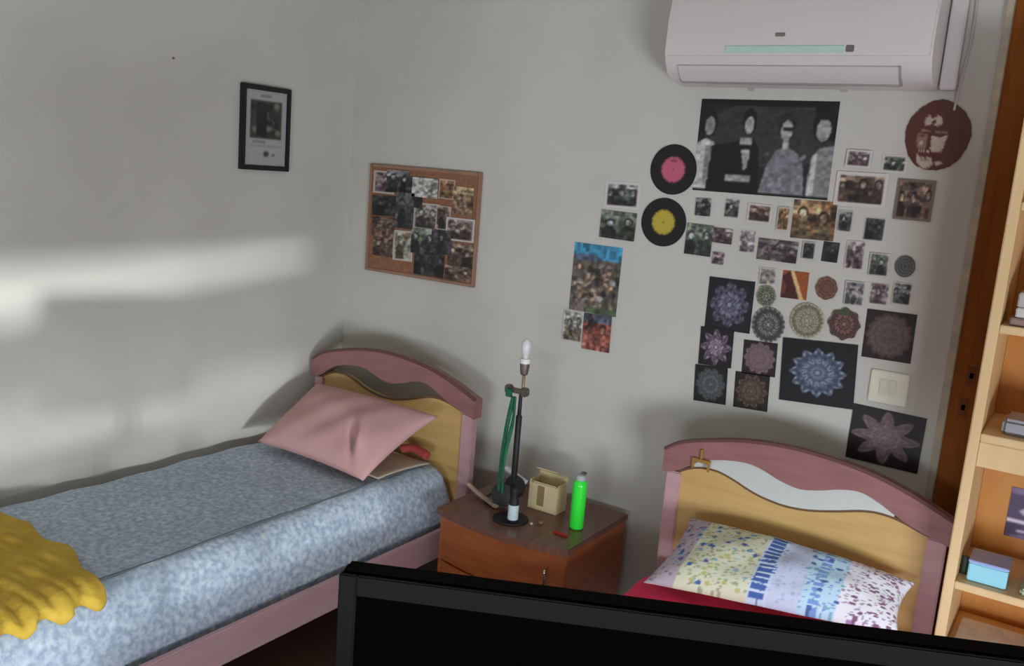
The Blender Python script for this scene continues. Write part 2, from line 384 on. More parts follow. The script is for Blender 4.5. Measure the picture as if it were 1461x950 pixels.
# ================================================================== THE BEDS
def cubic(pts, n=6): return [(p.x, p.z) for p in spline([(a, 0, b) for a, b in pts], n)]
def bed(x0, x1, yh, label, gap_fill=False, length=1.97):
    w = x1-x0; b = thing('bed', label, 'bed', ((x0+x1)/2, yh-length/2, 0), 'single beds with arched headboards')
    f = lambda pts: [(x0+u*w, z) for u, z in pts]
    yf, yb = yh, yh+0.035       # front, back face of headboard
    # arched top rail: outer arch and wavy underside
    arch = cubic([(0, .832), (.06, .868), (.16, .897), (.30, .925), (.45, .938), (.60, .932), (.75, .910), (.88, .872), (1, .826)])
    under = cubic([(1, .748), (.94, .763), (.88, .782), (.82, .806), (.77, .830), (.71, .849), (.65, .844), (.58, .824), (.51, .811), (.44, .822), (.38, .842), (.32, .853), (.24, .846), (.16, .826), (.11, .800), (.06, .768), (0, .752)])
    prism('top_rail', f(arch+under), 'y', yf-0.012, yb+0.006, MAUVE, b)
    if gap_fill:  # pale strip filling the gap, standing for the bright wall behind it
        lo = cubic([(.11, .789), (.15, .794), (.21, .795), (.27, .780), (.34, .756), (.40, .743), (.47, .737), (.55, .744), (.64, .765), (.72, .787), (.78, .793), (.82, .790)])
        hi = cubic([(.82, .812), (.77, .834), (.71, .853), (.65, .848), (.58, .828), (.51, .815), (.44, .826), (.38, .846), (.32, .857), (.24, .850), (.16, .830), (.11, .804)])
        prism('gap_fill', f(lo+hi), 'y', yf+0.002, yb-0.004, mat('pale_gap_fill', rgb(196, 200, 194), 0.4, rgb(206, 210, 204), 5), b)
    # darker rounded lip along the top
    tube('rail_edge', [(x, yf-0.006, z) for x, z in f(arch)], 0.008, mat('mauve_edge', rgb(104, 68, 68), 0.5), b, 8)
    # honey panel with S-shaped top
    top = cubic([(.05, .757), (.10, .782), (.15, .795), (.21, .796), (.27, .781), (.34, .757), (.40, .744), (.47, .738), (.55, .745), (.64, .766), (.72, .788), (.78, .794), (.84, .787), (.90, .770), (.95, .757)])
    prism('headboard_panel', f([(.05, .22), ]+top+[(.95, .22)]), 'y', yf+0.006, yb-0.006, YELW, b)
    tube('panel_edge', [(x, yf+0.006, z) for x, z in f(top)], 0.0055, mat('brown_edge_band', rgb(112, 84, 58), 0.5), b, 8)
    for s in (0, 1):
        a = x0+0.012 if s == 0 else x1-0.012-0.055
        bm = bmesh.new(); bx(bm, a, a+0.055, yf-0.004, yb, 0.0, 0.758, 0.004); from_bm('headboard_post', bm, MAUVE2, b)
    ye = yh-length
    for xa in (x0+0.012, x1-0.036):  # rail paler than the posts: low light on it put into the colour
        box('side_rail', xa, xa+0.024, ye+0.03, yf-0.004, 0.20, 0.315, mat('mauve_rail_lit', rgb(216, 176, 182), 0.4, rgb(222, 184, 188), 5, (1, 1, 4)), b, 0.004)
    box('footboard', x0+0.012, x1-0.012, ye, ye+0.03, 0.12, 0.42, MAUVE2, b, 0.01)
    box('slat_base', x0+0.036, x1-0.036, ye+0.03, yf-0.004, 0.235, 0.262, YELW, b, 0.002)
    for xa in (x0+0.012, x1-0.067):
        box('leg', xa, xa+0.055, ye+0.031, ye+0.085, 0.0, 0.20, MAUVE2, b, 0.004)
    return b
bedL = bed(0.035, 0.955, -0.22, 'mauve and honey single bed under the blue mattress, along the left wall')
bedR = bed(1.797, 2.733, -0.25, 'mauve and honey single bed with red sheet, beside the bookcase', True)

def mattress(name, prof, ys, m, label, cat, seed=0, amp=0.006):
    """loft of one cross-section (x,z) along y with rounded ends"""
    rr = random.Random(seed); V = []; F = []; n = len(prof); cxm = sum(p[0] for p in prof)/n
    zb = min(p[1] for p in prof)
    for j, (y, s, dz) in enumerate(ys):
        for i, (x, z) in enumerate(prof):
            k = math.sin(x*13+y*9)*math.sin(y*17+seed+x*3)*amp*(1 if z > zb+0.02 else 0)
            V.append((cxm+(x-cxm)*s, y, zb+(z-zb)*dz+k))
    for j in range(len(ys)-1):
        for i in range(n):
            F.append((j*n+i, j*n+(i+1) % n, (j+1)*n+(i+1) % n, (j+1)*n+i))
    F.append(tuple(range(n))); F.append(tuple((len(ys)-1)*n+i for i in range(n-1, -1, -1)))
    me = bpy.data.meshes.new(name); me.from_pydata(V, [], F)
    bm = bmesh.new(); bm.from_mesh(me); bmesh.ops.recalc_face_normals(bm, faces=bm.faces); bmesh.ops.triangulate(bm, faces=[f for f in bm.faces if len(f.verts) > 4]); bm.to_mesh(me); bm.free()
    o = finish(name, me, m, smooth=True); me.set_sharp_from_angle(angle=math.radians(50)); return tag(o, label, cat)
def dens(prof, step=0.05):
    out = []
    for (a, b) in zip(prof, prof[1:]+prof[:1]):
        L = math.hypot(b[0]-a[0], b[1]-a[1]); k = max(1, int(L/step))
        for i in range(k): out.append((a[0]+(b[0]-a[0])*i/k, a[1]+(b[1]-a[1])*i/k))
    return out
def ends(y0, y1, n=34):
    out = [(y0, 0.93, 0.80), (y0-0.012, 0.965, 0.92), (y0-0.03, 0.99, 0.985), (y0-0.05, 1, 1)]
    for k in range(1, n): out.append((y0-0.05+(y1-y0+0.10)*k/n, 1, 1))
    out += [(y1+0.05, 1, 1), (y1+0.03, 0.99, 0.985), (y1+0.012, 0.965, 0.92), (y1, 0.93, 0.80)]
    return out
pm = dens([(0.05, 0.32), (0.035, 0.40), (0.045, 0.49), (0.075, 0.518), (0.12, 0.527), (0.775, 0.530), (0.815, 0.521), (0.842, 0.500), (0.868, 0.45), (0.888, 0.40), (0.905, 0.35), (0.905, 0.328), (0.89, 0.318), (0.89, 0.2625), (0.08, 0.2625), (0.08, 0.318)])
mL = mattress('mattress', pm, ends(-0.235, -2.155), SHEET, 'pale blue patterned mattress on the left bed, pink pillow on it', 'mattress', 1)
for xx, zz in ((0.780, 0.533), (0.050, 0.497)):  # edge seam; the wall side one also draws the shaded gap dark
    tube('piping_gap_line', [(xx, y, zz+0.003*math.sin(y*9)) for y in np.linspace(-0.30, -2.08, 30)], 0.0045, mat('piping_gap_grey', rgb(96, 102, 106), 0.8), mL, 6)
pr_ = dens([(1.85, 0.2625), (1.85, 0.33), (1.835, 0.40), (1.86, 0.435), (1.90, 0.447), (2.62, 0.447), (2.665, 0.435), (2.69, 0.40), (2.675, 0.33), (2.675, 0.2625)])
RED = mat('red_sheet', rgb(246, 56, 104), 0.8, rgb(236, 48, 94), 9, bump=0.5, bscale=12)
mR = mattress('mattress', pr_, ends(-0.265, -2.18), RED, 'mattress with a crimson sheet on the right bed under the floral pillow', 'mattress', 5, 0.014)

# ---------------------------------------------------------------- pillows
def pillow(name, c00, c10, c11, c01, T, m, label, art=None, nx=56, ny=40, seed=1, wr=0.004, extra=None, under=0.5):
    """corners: front-left, front-right, back-right, back-left of the seam; both faces puffed by T"""
    P = [Vector(c) for c in (c00, c10, c11, c01)]
    nrm = (P[1]-P[0]).cross(P[3]-P[0]).normalized()
    V = []; C = []; idx = {}
    for side in (1, -1):
        for j in range(ny+1):
            for i in range(nx+1):
                edge = i in (0, nx) or j in (0, ny)
                if edge and side == -1: idx[(side, i, j)] = idx[(1, i, j)]; continue
                u, v = i/nx, j/ny; a, b = 2*u-1, 2*v-1
                pin = 0.030*((1-a*a)*(b**6)), 0.030*((1-b*b)*(a**6))
                uu = u-(0.05*a*(1-b*b)*0.0)-math.copysign(pin[1], a)*1.0; vv = v-math.copysign(pin[0], b)
                p = P[0]*(1-uu)*(1-vv)+P[1]*uu*(1-vv)+P[2]*uu*vv+P[3]*(1-uu)*vv
                h = T*(max(0, (1-abs(a)**2.6))**0.55)*(max(0, (1-abs(b)**2.6))**0.55)
                w = wr*(math.sin(9*u+seed+5*v)*math.sin(11*v-4*u+seed)+0.6*math.sin(23*u-9*v+seed*2))*(1-a**4)*(1-b**4)
                if extra and side == 1: w += extra(u, v)
                k = 1.0 if side == 1 else under
                idx[(side, i, j)] = len(V); V.append(p+nrm*side*(h*k+w)); 
                C.append((u, v))
    F = []
    for side in (1, -1):
        for j in range(ny):
            for i in range(nx):
                q = (idx[(side, i, j)], idx[(side, i+1, j)], idx[(side, i+1, j+1)], idx[(side, i, j+1)])
                F.append(q if side == 1 else q[::-1])
    me = bpy.data.meshes.new(name); me.from_pydata([tuple(v) for v in V], [], F)
    if art is not None:
        cc = np.array([art.a[min(art.h-1, int((1-v)*art.h))][min(art.w-1, int(u*art.w))] for u, v in C]); paint_mesh(me, albedo(cc))
    o = finish(name, me, m, smooth=True)
    return tag(o, label, 'pillow')
PINK = mat('pink_cotton', rgb(206, 160, 156), 0.9, rgb(200, 154, 151), 3, bump=0.15, bscale=8)
def fold(u, v):
    # soft dog-ear crease near the front right corner
    d = (u-0.74)*0.9+(v-0.30)*0.45; e = (u-0.74)*-0.45+(v-0.30)*0.9
    return -0.030*math.exp(-(d/0.020)**2)*math.exp(-(e/0.16)**2)+0.020*math.exp(-((d-0.055)/0.035)**2)*math.exp(-(e/0.20)**2)
fl = on_z(367, 630, 0.572); fr = on_z(518, 686, 0.560); br = on_y(626, 594, -0.335); bl = on_y(452, 546, -0.30)
pillow('pillow', fl, fr, br, bl, 0.075, PINK, 'plain dusty pink pillow leaning on the left headboard', extra=fold, seed=2, under=0.22)
CRM = mat('cream_cotton', rgb(204, 186, 166), 0.85, rgb(196, 178, 158), 5)
pillow('pillow', (0.30, -0.60, 0.542), (0.785, -0.60, 0.542), (0.815, -0.30, 0.544), (0.30, -0.30, 0.544), 0.011, CRM,
       'flat cream pillow peeking out beneath the pink pillow', nx=30, ny=20, seed=4, wr=0.001)
bm = bmesh.new()
tube_bm(bm, spline([(0.66, -0.315, 0.572), (0.70, -0.300, 0.583), (0.745, -0.298, 0.578), (0.785, -0.300, 0.568)], 8), [0.010]+[0.024]*23+[0.010], 12, 0.018)
tag(from_bm('folded_cloth', bm, mat('red_cloth', rgb(176, 70, 64), 0.9), smooth=True), 'small red scrap of cloth at the right end of the pink pillow', 'cloth')

# floral pillow print
A = Art(150, 96, (208, 216, 220))
R = random.Random(7)
Z = [(0, .13, (176, 160, 172), (140, 84, 104)), (.13, .42, (206, 206, 176), (150, 150, 104)), (.42, .5, (190, 205, 235), (64, 96, 172)), (.5, .62, (186, 196, 222), (160, 168, 200)),
     (.62, .76, (176, 208, 240), (96, 136, 200)), (.76, 1.01, (222, 218, 230), (140, 104, 140))]
for x0, x1, c, d in Z: A.rect(x0, 0, x1, 1, c)
for x0, x1, c, d in Z:
    for k in range(int((x1-x0)*900)):
        A.ell(R.uniform(x0, x1), R.random(), R.uniform(.004, .009), R.uniform(.006, .013), tuple(int(v*R.uniform(.9, 1.15)) for v in d), 0.8)
for k in range(15):
    A.rect(.425, .02+k*.066, .49, .064+k*.066, (58, 92, 168)); A.rect(.655, .05+k*.066, .695, .085+k*.066, (92, 132, 205), 0.8)
for k in range(46):
    x = R.choice([R.uniform(.16, .40), R.uniform(.6, .78), R.uniform(.03, .4)]); A.ell(x, R.random(), .012, .02, (66, 96, 164)); A.ell(x+.004, R.random(), .01, .015, (120, 170, 190))
for k in range(60): A.ell(R.uniform(.8, .99), R.random(), .010, .015, (128, 78, 116))
for k in range(30): A.ell(R.uniform(.14, .42), R.random(), .012, .018, (186, 180, 110))
KLs = KL; KL = 0.84
CLOTH = print_mat('floral_cotton', 0.85, bump=0.25)
pillow('pillow', on_z(917, 831, 0.50), on_z(1283, 907, 0.515), on_y(1306, 832, -0.300), on_y(985, 738, -0.300), 0.075, CLOTH,
       'floral blue, yellow and white patterned pillow on the crimson sheet', A, 150, 96, 3, 0.004)
KL = KLs

# ---------------------------------------------------------------- mustard throw on the left bed's foot
def throw():
    YM = mat('mustard_knit', rgb(214, 178, 66), 0.9, rgb(200, 162, 52), 14, bump=0.4, bscale=40)
    ny, nx = 60, 70; V = []; F = []
    def surf(s):      # arc length from wall edge across the top and down the side
        path = [(0.05, 0.535), (0.78, 0.541), (0.826, 0.530), (0.856, 0.505), (0.884, 0.45), (0.905, 0.40), (0.924, 0.345)]
        L = 0
        for a, b in zip(path, path[1:]):
            d = math.hypot(b[0]-a[0], b[1]-a[1])
            if s <= L+d or b is path[-1]:
                t = min(1, (s-L)/d); n = ((-(b[1]-a[1]))/d, (b[0]-a[0])/d)
                return a[0]+(b[0]-a[0])*t, a[1]+(b[1]-a[1])*t, n
            L += d
    for lay in (0, 1):
        for j in range(ny+1):
            for i in range(nx+1):
                s = 0.03+0.805*i/nx*(0.98+0.02*math.sin(j*0.35)*(i/nx)); x, z, n = surf(s)
                v = j/ny
                y1 = -1.70-0.10*(i/nx)**3-0.012*math.sin(i*0.25)   # edge toward the pillow
                y = y1+(-2.12-y1)*v
                h = 0.014+(0.012*abs(math.sin(y*38+x*7+1.5*math.sin(x*6)))**0.6+0.007*abs(math.sin(y*71-x*11+2*math.sin(x*5+1)))**0.6)*min(1, v*5)+0.004*math.sin(x*31+y*13)
                if lay: h = 0.004
                if i in (0, nx) or j in (0, ny): h = 0.006 if lay == 0 else 0.003
                V.append((x-(-n[0])*0+n[0]*h, y, z+n[1]*h))
    N = (ny+1)*(nx+1)
    for j in range(ny):
        for i in range(nx):
            a = j*(nx+1)+i; F.append((a, a+1, a+nx+2, a+nx+1)); F.append((N+a, N+a+nx+1, N+a+nx+2, N+a+1))
    loop = [i for i in range(nx+1)]+[j*(nx+1)+nx for j in range(1, ny+1)]+[ny*(nx+1)+i for i in range(nx-1, -1, -1)]+[j*(nx+1) for j in range(ny-1, 0, -1)]
    for k in range(len(loop)):
        a, b = loop[k], loop[(k+1) % len(loop)]; F.append((a, N+a, N+b, b))
    me = bpy.data.meshes.new('throw_blanket'); me.from_pydata(V, [], F)
    bm = bmesh.new(); bm.from_mesh(me); bmesh.ops.recalc_face_normals(bm, faces=bm.faces); bm.to_mesh(me); bm.free()
    tag(finish('throw_blanket', me, YM, smooth=True), 'crumpled mustard yellow throw lying over the foot of the blue mattress', 'blanket')
throw()

# little brass hook hanging on the right headboard
h = thing('brass_hook', 'small brass hook clipped over the right headboard opening', 'hook', on_y(1000, 668, -0.268))
p = on_y(1000, 657, -0.268)
box('clip_bar', p.x-0.030, p.x+0.036, -0.276, -0.2625, p.z-0.006, p.z+0.006, BRASS, h, 0.002)
box('clip_arm', p.x-0.030, p.x-0.022, -0.274, -0.2640, p.z-0.030, p.z-0.006, BRASS, h, 0.001)
box('clip_arm', p.x+0.026, p.x+0.034, -0.274, -0.2640, p.z-0.034, p.z-0.006, BRASS, h, 0.001)
box('pin', p.x-0.003, p.x+0.005, -0.273, -0.2650, p.z+0.006, p.z+0.040, BRASS, h, 0.001)

# ================================================================== NIGHTSTAND
NX0, NX1, NYF, NYB, NZ = 1.012, 1.59, -0.50, -0.045, 0.47
ns = thing('nightstand', 'reddish brown wooden nightstand with a bowed front between the beds', 'nightstand', ((NX0+NX1)/2, (NYF+NYB)/2, 0))
def bow(off, n=16): return [(NX0+0.0+(NX1-NX0)*i/n, NYF-off-0.045*math.sin(math.pi*i/n)) for i in range(n+1)]
prism('tabletop', bow(0.02)+[(NX1, NYB), (NX0, NYB)], 'z', NZ-0.024, NZ, NSD, ns, 0.003)
box('side_panel', NX0+0.008, NX0+0.026, NYF, NYB, 0.0, NZ-0.0245, NSW, ns)
box('side_panel', NX1-0.026, NX1-0.008, NYF, NYB, 0.0, NZ-0.0245, NSW, ns)
box('back_panel', NX0+0.026, NX1-0.026, NYB-0.012, NYB, 0.05, NZ-0.0245, NSW, ns)
box('base_shelf', NX0+0.026, NX1-0.026, NYF+0.01, NYB-0.0125, 0.05, 0.068, NSW, ns)
def front(z0, z1, name):
    fb = [(x, y) for x, y in bow(-0.004)][0:]; fb = [(min(max(x, NX0+0.012), NX1-0.012), y) for x, y in fb]
    d = prism(name, fb+[(NX1-0.012, NYF+0.016), (NX0+0.012, NYF+0.016)], 'z', z0, z1, NSW, ns, 0.002)
    xm = NX1-0.075; zc = (z0+z1)/2
    y = NYF+0.004-0.045*math.sin(math.pi*(xm-NX0)/(NX1-NX0))
    pts = spline([(xm, y+0.002, zc-0.03), (xm, y-0.022, zc-0.028), (xm+0.004, y-0.026, zc), (xm, y-0.022, zc+0.028), (xm, y+0.002, zc+0.03)], 5)
    tube('handle', pts, 0.0045, CHR, d, 8)
front(0.265, 0.438, 'drawer'); front(0.075, 0.258, 'drawer')

# ------------------------------------------------- things on the nightstand
lx, ly = 1.285, -0.42
lamp = thing('table_lamp', 'tall thin black lamp with a bare white bulb, on the nightstand', 'lamp', (lx, ly, NZ))
lathe('base', [(0.001, 0), (0.066, 0), (0.068, 0.003), (0.066, 0.007), (0.022, 0.0075), (0.012, 0.030), (0.001, 0.034)], (lx, ly, NZ+0.0005), BLK, lamp)
lathe('pole', [(0.0085, 0.03), (0.0085, 0.16), (0.0115, 0.165), (0.0115, 0.40), (0.0075, 0.405), (0.0065, 0.49)], (lx, ly, NZ), BLK, lamp, 14)
GRY = mat('aged_metal', rgb(118, 104, 92), 0.4, rgb(96, 84, 74), 30, metal=0.3)
jx = on_y(738, 557, ly).x; jz = on_y(738, 557, ly).z
bm = bmesh.new()
bx(bm, jx-0.042, jx+0.044, ly-0.010, ly+0.010, jz-0.010, jz+0.008, 0.003)
for dx in (-0.036, 0.034):
    bx(bm, jx+dx-0.012, jx+dx+0.012, ly-0.016, ly+0.016, jz-0.016, jz+0.016, 0.005)
from_bm('bracket', bm, GRY, lamp, True)
tx, tz = on_y(752, 483, ly).x, on_y(752, 483, ly).z
sx = (lx+jx)/2
lathe('stem', [(0.006, 0), (0.006, 0.055), (0.008, 0.06)], (tx+0.0, ly, jz+0.006), mat('pale_brass', rgb(150, 132, 104), 0.4, metal=0.4), lamp, 12)
lathe('socket', [(0.006, 0), (0.014, 0.006), (0.0175, 0.03), (0.018, 0.045), (0.015, 0.046)], (tx, ly, jz+0.060), GRY, lamp, 18)
lathe('collar', [(0.019, 0), (0.0195, 0.004), (0.0195, 0.014), (0.017, 0.018)], (tx, ly, jz+0.106), mat('white_ceramic', rgb(232, 226, 222), 0.3), lamp, 18)
bulb_h = tz-(jz+0.124)
lathe('bulb', [(0.010, 0), (0.010, 0.010), (0.016, 0.024), (0.0185, bulb_h*0.62), (0.0165, bulb_h*0.82), (0.010, bulb_h*0.95), (0.002, bulb_h)], (tx, ly, jz+0.124), mat('frosted_glass', rgb(222, 214, 214), 0.25), lamp, 20)
bm = bmesh.new(); tube_bm(bm, [(lx, ly, NZ+0.48), (tx, ly, jz)], 0.006, 8); from_bm('joint', bm, GRY, lamp, True)

# green strap hanging from the bracket
GRN = mat('green_webbing', rgb(24, 112, 70), 0.7, rgb(14, 84, 54), 60)
def strap_pts(px): return [on_y(u, v, y) for u, v, y in px]
bm = bmesh.new()
tube_bm(bm, spline(strap_pts([(733, 566, ly-0.020), (727, 590, ly-0.018), (721, 620, ly-0.015), (716, 650, ly-0.014), (713, 678, ly-0.012), (711, 700, ly-0.01)]), 6), 0.009, 8, 0.004)
tube_bm(bm, spline(strap_pts([(735, 566, ly-0.024), (732, 600, ly-0.024), (725, 630, ly-0.026), (719, 660, ly-0.028), (717, 690, ly-0.03), (716, 704, ly-0.03)]), 6), 0.008, 8, 0.004)
bx(bm, jx-0.034, jx-0.008, ly-0.027, ly-0.0165, jz-0.024, jz+0.006, 0.002)
tag(from_bm('green_strap', bm, GRN, smooth=True), 'dark green strap hanging from the lamp bracket', 'strap')

# black headphones-like bundle under the strap
DB = mat('dark_rubber', rgb(34, 30, 30), 0.6)
hp = thing('headphones', 'black headphones with a pale worn headband lying beside the lamp', 'headphones', (1.17, -0.33, NZ))
c0 = (1.205, -0.315, NZ+0.045); c1 = (1.225, -0.385, NZ+0.0)
for (c, tilt) in (((1.190, -0.335, NZ+0.05), 0.4), ((1.228, -0.315, NZ+0.085), -0.3)):
    xf = Matrix.Translation(c)@Matrix.Rotation(math.radians(78), 4, 'X')@Matrix.Rotation(tilt, 4, 'Y')
    lathe('ear_cup', [(0.012, -0.020), (0.040, -0.018), (0.047, 0.0), (0.044, 0.015), (0.024, 0.020)], (0, 0, 0), DB, hp, 22, xf=xf)
band = spline([on_z(668, 690, NZ+0.045), on_z(682, 703, NZ+0.020), on_z(696, 714, NZ+0.012), on_z(707, 722, NZ+0.012)], 6)
tube('headband', band, 0.015, mat('worn_tan', rgb(176, 152, 134), 0.8, rgb(150, 128, 112), 40), hp, 10, 0.008)
tube('headband', spline([on_z(724, 668, NZ+0.13), on_z(736, 678, NZ+0.12), on_z(750, 688, NZ+0.105)], 6), 0.016, mat('white_band', rgb(206, 208, 216), 0.5), hp, 8, 0.011)
tube('cable', spline([(1.192, -0.33, NZ+0.012), (1.15, -0.36, NZ+0.006), (1.10, -0.33, NZ+0.006), (1.09, -0.24, NZ+0.006), (1.16, -0.20, NZ+0.006)], 6), 0.0035, DB, hp, 6)

# small dark bottle with a white label
b0 = on_z(741, 746, NZ)
bt = thing('bottle', 'small black bottle with a white label at the lamp foot', 'bottle', (b0.x, b0.y, NZ))
b0 = (1.314, -0.452, NZ+0.0082); WL[bt] = Vector(b0); bt.location = b0
lathe('bottle_body', [(0.017, 0), (0.019, 0.004), (0.019, 0.085), (0.012, 0.098), (0.010, 0.104)], b0, BLK, bt, 22)
lathe('label', [(0.0194, 0.012), (0.0196, 0.014), (0.0196, 0.066), (0.0194, 0.068)], b0, mat('label_paper', rgb(206, 222, 226), 0.5), bt, 22)
lathe('cap', [(0.0125, 0.1045), (0.0130, 0.106), (0.0130, 0.130), (0.010, 0.133)], b0, DB, bt, 18)

# cream card box, open on top
cb = on_z(772, 730, NZ); cbx, cby = cb.x, cb.y+0.005
KR = mat('cream_card', rgb(224, 206, 160), 0.7, rgb(206, 186, 140), 14)
KD = mat('tan_card', rgb(146, 122, 84), 0.7)
bo = thing('carton', 'cream cardboard carton with open flaps behind the green bottle', 'box', (cbx, cby+0.04, NZ))
x0, x1, y0, y1, hh = cbx-0.066, cbx+0.062, cby, cby+0.075, 0.115
for nm, a in (('front_panel', (x0, x1, y0, y0+0.003, 0, hh-0.01)), ('back_panel', (x0, x1, y1-0.003, y1, 0, hh+0.02)), ('side_panel', (x0, x0+0.003, y0+0.003, y1-0.003, 0, hh)), ('side_panel', (x1-0.003, x1, y0+0.003, y1-0.003, 0, hh)), ('base', (x0+0.003, x1-0.003, y0+0.003, y1-0.003, 0, 0.003))):
    box(nm, a[0], a[1], a[2], a[3], NZ+0.0005+a[4], NZ+0.0005+a[5], KR, bo, 0.0008)
box('label', cbx-0.026, cbx+0.004, y0-0.0016, y0-0.0002, NZ+0.02, NZ+hh-0.015, KD, bo, 0)
prism('flap', [(y0, NZ+hh-0.010), (y0-0.022, NZ+hh+0.004), (y0-0.021, NZ+hh+0.006), (y0+0.002, NZ+hh-0.008)], 'x', x0+0.03, x1, KR, bo)
prism('flap', [(y1-0.002, NZ+hh+0.020), (y1-0.030, NZ+hh+0.034), (y1-0.030, NZ+hh+0.037), (y1, NZ+hh+0.022)], 'x', x0, x1-0.03, KR, bo)

# bright green bottle
g0 = on_z(817, 755, NZ); g0 = (g0.x+0.003, g0.y+0.02, NZ+0.0005)
gb = thing('bottle', 'bright green tall bottle with a grey cap on the nightstand', 'bottle', g0)
GB = mat('neon_green_plastic', rgb(60, 246, 70), 0.22, rgb(46, 236, 60), 4, coat=0.3)
lathe('bottle_body', [(0.022, 0), (0.026, 0.004), (0.0265, 0.02), (0.0265, 0.165), (0.0255, 0.178), (0.018, 0.186)], g0, GB, gb, 26)
lathe('cap', [(0.0185, 0.1865), (0.0195, 0.190), (0.0185, 0.205), (0.010, 0.210)], g0, mat('cap_grey', rgb(170, 176, 174), 0.4), gb, 20)
box('cap_spout', g0[0]+0.002, g0[0]+0.020, g0[1]-0.008, g0[1]+0.008, g0[2]+0.2105, g0[2]+0.219, mat('spout_dark', rgb(90, 92, 90), 0.5), gb, 0.002)
# pills / beads and a small red lid
for k, (u, v, s, c, lb) in enumerate(((758, 748, .006, (222, 206, 196), 'tiny white bead on the nightstand, nearest the black bottle'), (771, 747, .009, (150, 104, 84), 'tiny round tan lid on the nightstand between the bottles'))):
    p = on_z(u, v, NZ)
    tag(lathe('bead' if k == 0 else 'lid', [(s*.7, 0), (s, s*.3), (s, s*.8), (s*.6, s*1.1)], (p.x, p.y, NZ+0.0005), mat('bead%s' % ('_white', '_tan')[k], rgb(*c), 0.4), None, 14), lb, 'bead' if k == 0 else 'lid')
p = on_z(800, 763, NZ)
tag(box('stick', p.x-0.03, p.x+0.03, p.y-0.007, p.y+0.007, NZ+0.0005, NZ+0.009, mat('red_plastic', rgb(170, 44, 32), 0.3), None, 0.003), 'thin red stick lying before the green bottle', 'stick')

# ================================================================== AIR CONDITIONER
ax0, ax1, az = 1.612, 2.462, 2.092
ac = thing('air_conditioner', 'white split air conditioner mounted above the black and white poster', 'air conditioner', ((ax0+ax1)/2, -0.1, az))
prof = [(-0.0008, az+0.295), (-0.150, az+0.292), (-0.188, az+0.270), (-0.203, az+0.20), (-0.208, az+0.115), (-0.205, az+0.085), (-0.196, az+0.060), (-0.168, az+0.026), (-0.120, az+0.008), (-0.060, az), (-0.0008, az+0.004)]
prism('body', [(p.y, p.z) for p in [Vector((0, a, b)) for a, b in prof]], 'x', ax0, ax1, ACW, ac, 0.004, True)
prism('front_panel', [(-0.190, az+0.276), (-0.197, az+0.276), (-0.213, az+0.205), (-0.2175, az+0.095), (-0.214, az+0.083), (-0.2045, az+0.083)], 'x', ax0+0.006, ax1-0.006, ACW, ac, 0.0015, True)
prism('air_louver', [(-0.1935, az+0.055), (-0.2005, az+0.051), (-0.176, az+0.022), (-0.148, az+0.006), (-0.146, az+0.012), (-0.166, az+0.022)], 'x', ax0+0.05, ax1-0.09, ACW, ac, 0.001, True)
box('louver_gap', ax0+0.045, ax1-0.085, -0.1455, -0.128, az+0.002, az+0.012, ACG, ac, 0.001)
prism('louver_gap', [(-0.190, az+0.056), (-0.2012, az+0.053), (-0.177, az+0.022), (-0.150, az+0.006), (-0.146, az+0.012)], 'x', ax1-0.0895, ax1-0.084, ACG, ac)
def acp(u, v): return on_y(u, v, -0.217)
a = acp(1035, 69); b = acp(1205, 70); gz = (a.z+b.z)/2
box('display_strip', a.x, b.x, -0.2205, -0.214, gz-0.012, gz+0.010, mat('green_tint_strip', rgb(178, 206, 192), 0.25, rgb(190, 212, 200), 6), ac, 0.002)
box('display_window', b.x+0.004, b.x+0.028, -0.2205, -0.214, gz-0.010, gz+0.010, mat('smoke_window', rgb(110, 104, 100), 0.3), ac, 0.002)
a = acp(1113, 49)
box('badge', a.x-0.016, a.x+0.016, -0.2180, -0.211, a.z-0.006, a.z+0.006, mat('badge_grey', rgb(128, 112, 108), 0.35), ac, 0.002)
# pipe cover beside it
q0 = on_y(1349, 60); q1 = on_y(1360, 140)
pc = thing('pipe_cover', 'pale pipe cover running down the wall right of the air conditioner', 'pipe', (q0.x, -0.02, q1.z))
box('duct', ax1+0.004, ax1+0.050, -0.045, -0.0008, q1.z+0.02, RZ-0.002, mat('duct_plastic', rgb(206, 196, 194), 0.5), pc, 0.004)
tube('cable', spline([(ax1+0.066, -0.006, 2.40), (ax1+0.068, -0.006, 2.25), (ax1+0.056, -0.006, 2.12), (ax1+0.052, -0.006, 2.04)], 6), 0.004, mat('cable_grey', rgb(190, 180, 178), 0.5), pc, 8)

# ================================================================== WALL PRINTS
G1 = 'snapshots taped in the picture collage'; G2 = 'mandala prints in the picture collage'; G3 = 'round mandala cut-outs in the picture collage'
# --- black and white group poster
A = Art(120, 80, (30, 28, 28))
A.ell(.55, .35, .5, .35, (52, 50, 50), 0.8); A.rect(0, 0, 1, .06, (12, 8, 8)); A.rect(0, .955, 1, 1, (10, 6, 6))
def fig(cx, cy, fw, fh, skin, hair): A.ell(cx, cy-.02, fw*1.45, fh*1.5, hair); A.ell(cx, cy+.02, fw, fh, skin)
fig(.085, .27, .04, .10, (128, 124, 124), (18, 14, 14)); A.rect(0, .05, .05, .44, (22, 18, 18))
A.poly([(0, .48), (.06, .42), (.13, .46), (.15, .60), (.12, .98), (0, .98)], (176, 174, 172)); A.poly([(.07, .5), (.13, .5), (.12, .75), (.09, .95), (.07, .9)], (120, 116, 116))
A.poly([(.12, .5), (.30, .45), (.28, .97), (.10, .97)], (12, 10, 10))
A.poly([(.24, .98), (.28, .5), (.33, .4), (.42, .4), (.47, .5), (.50, .98)], (12, 10, 10)); fig(.385, .25, .035, .095, (150, 146, 144), (14, 11, 11))
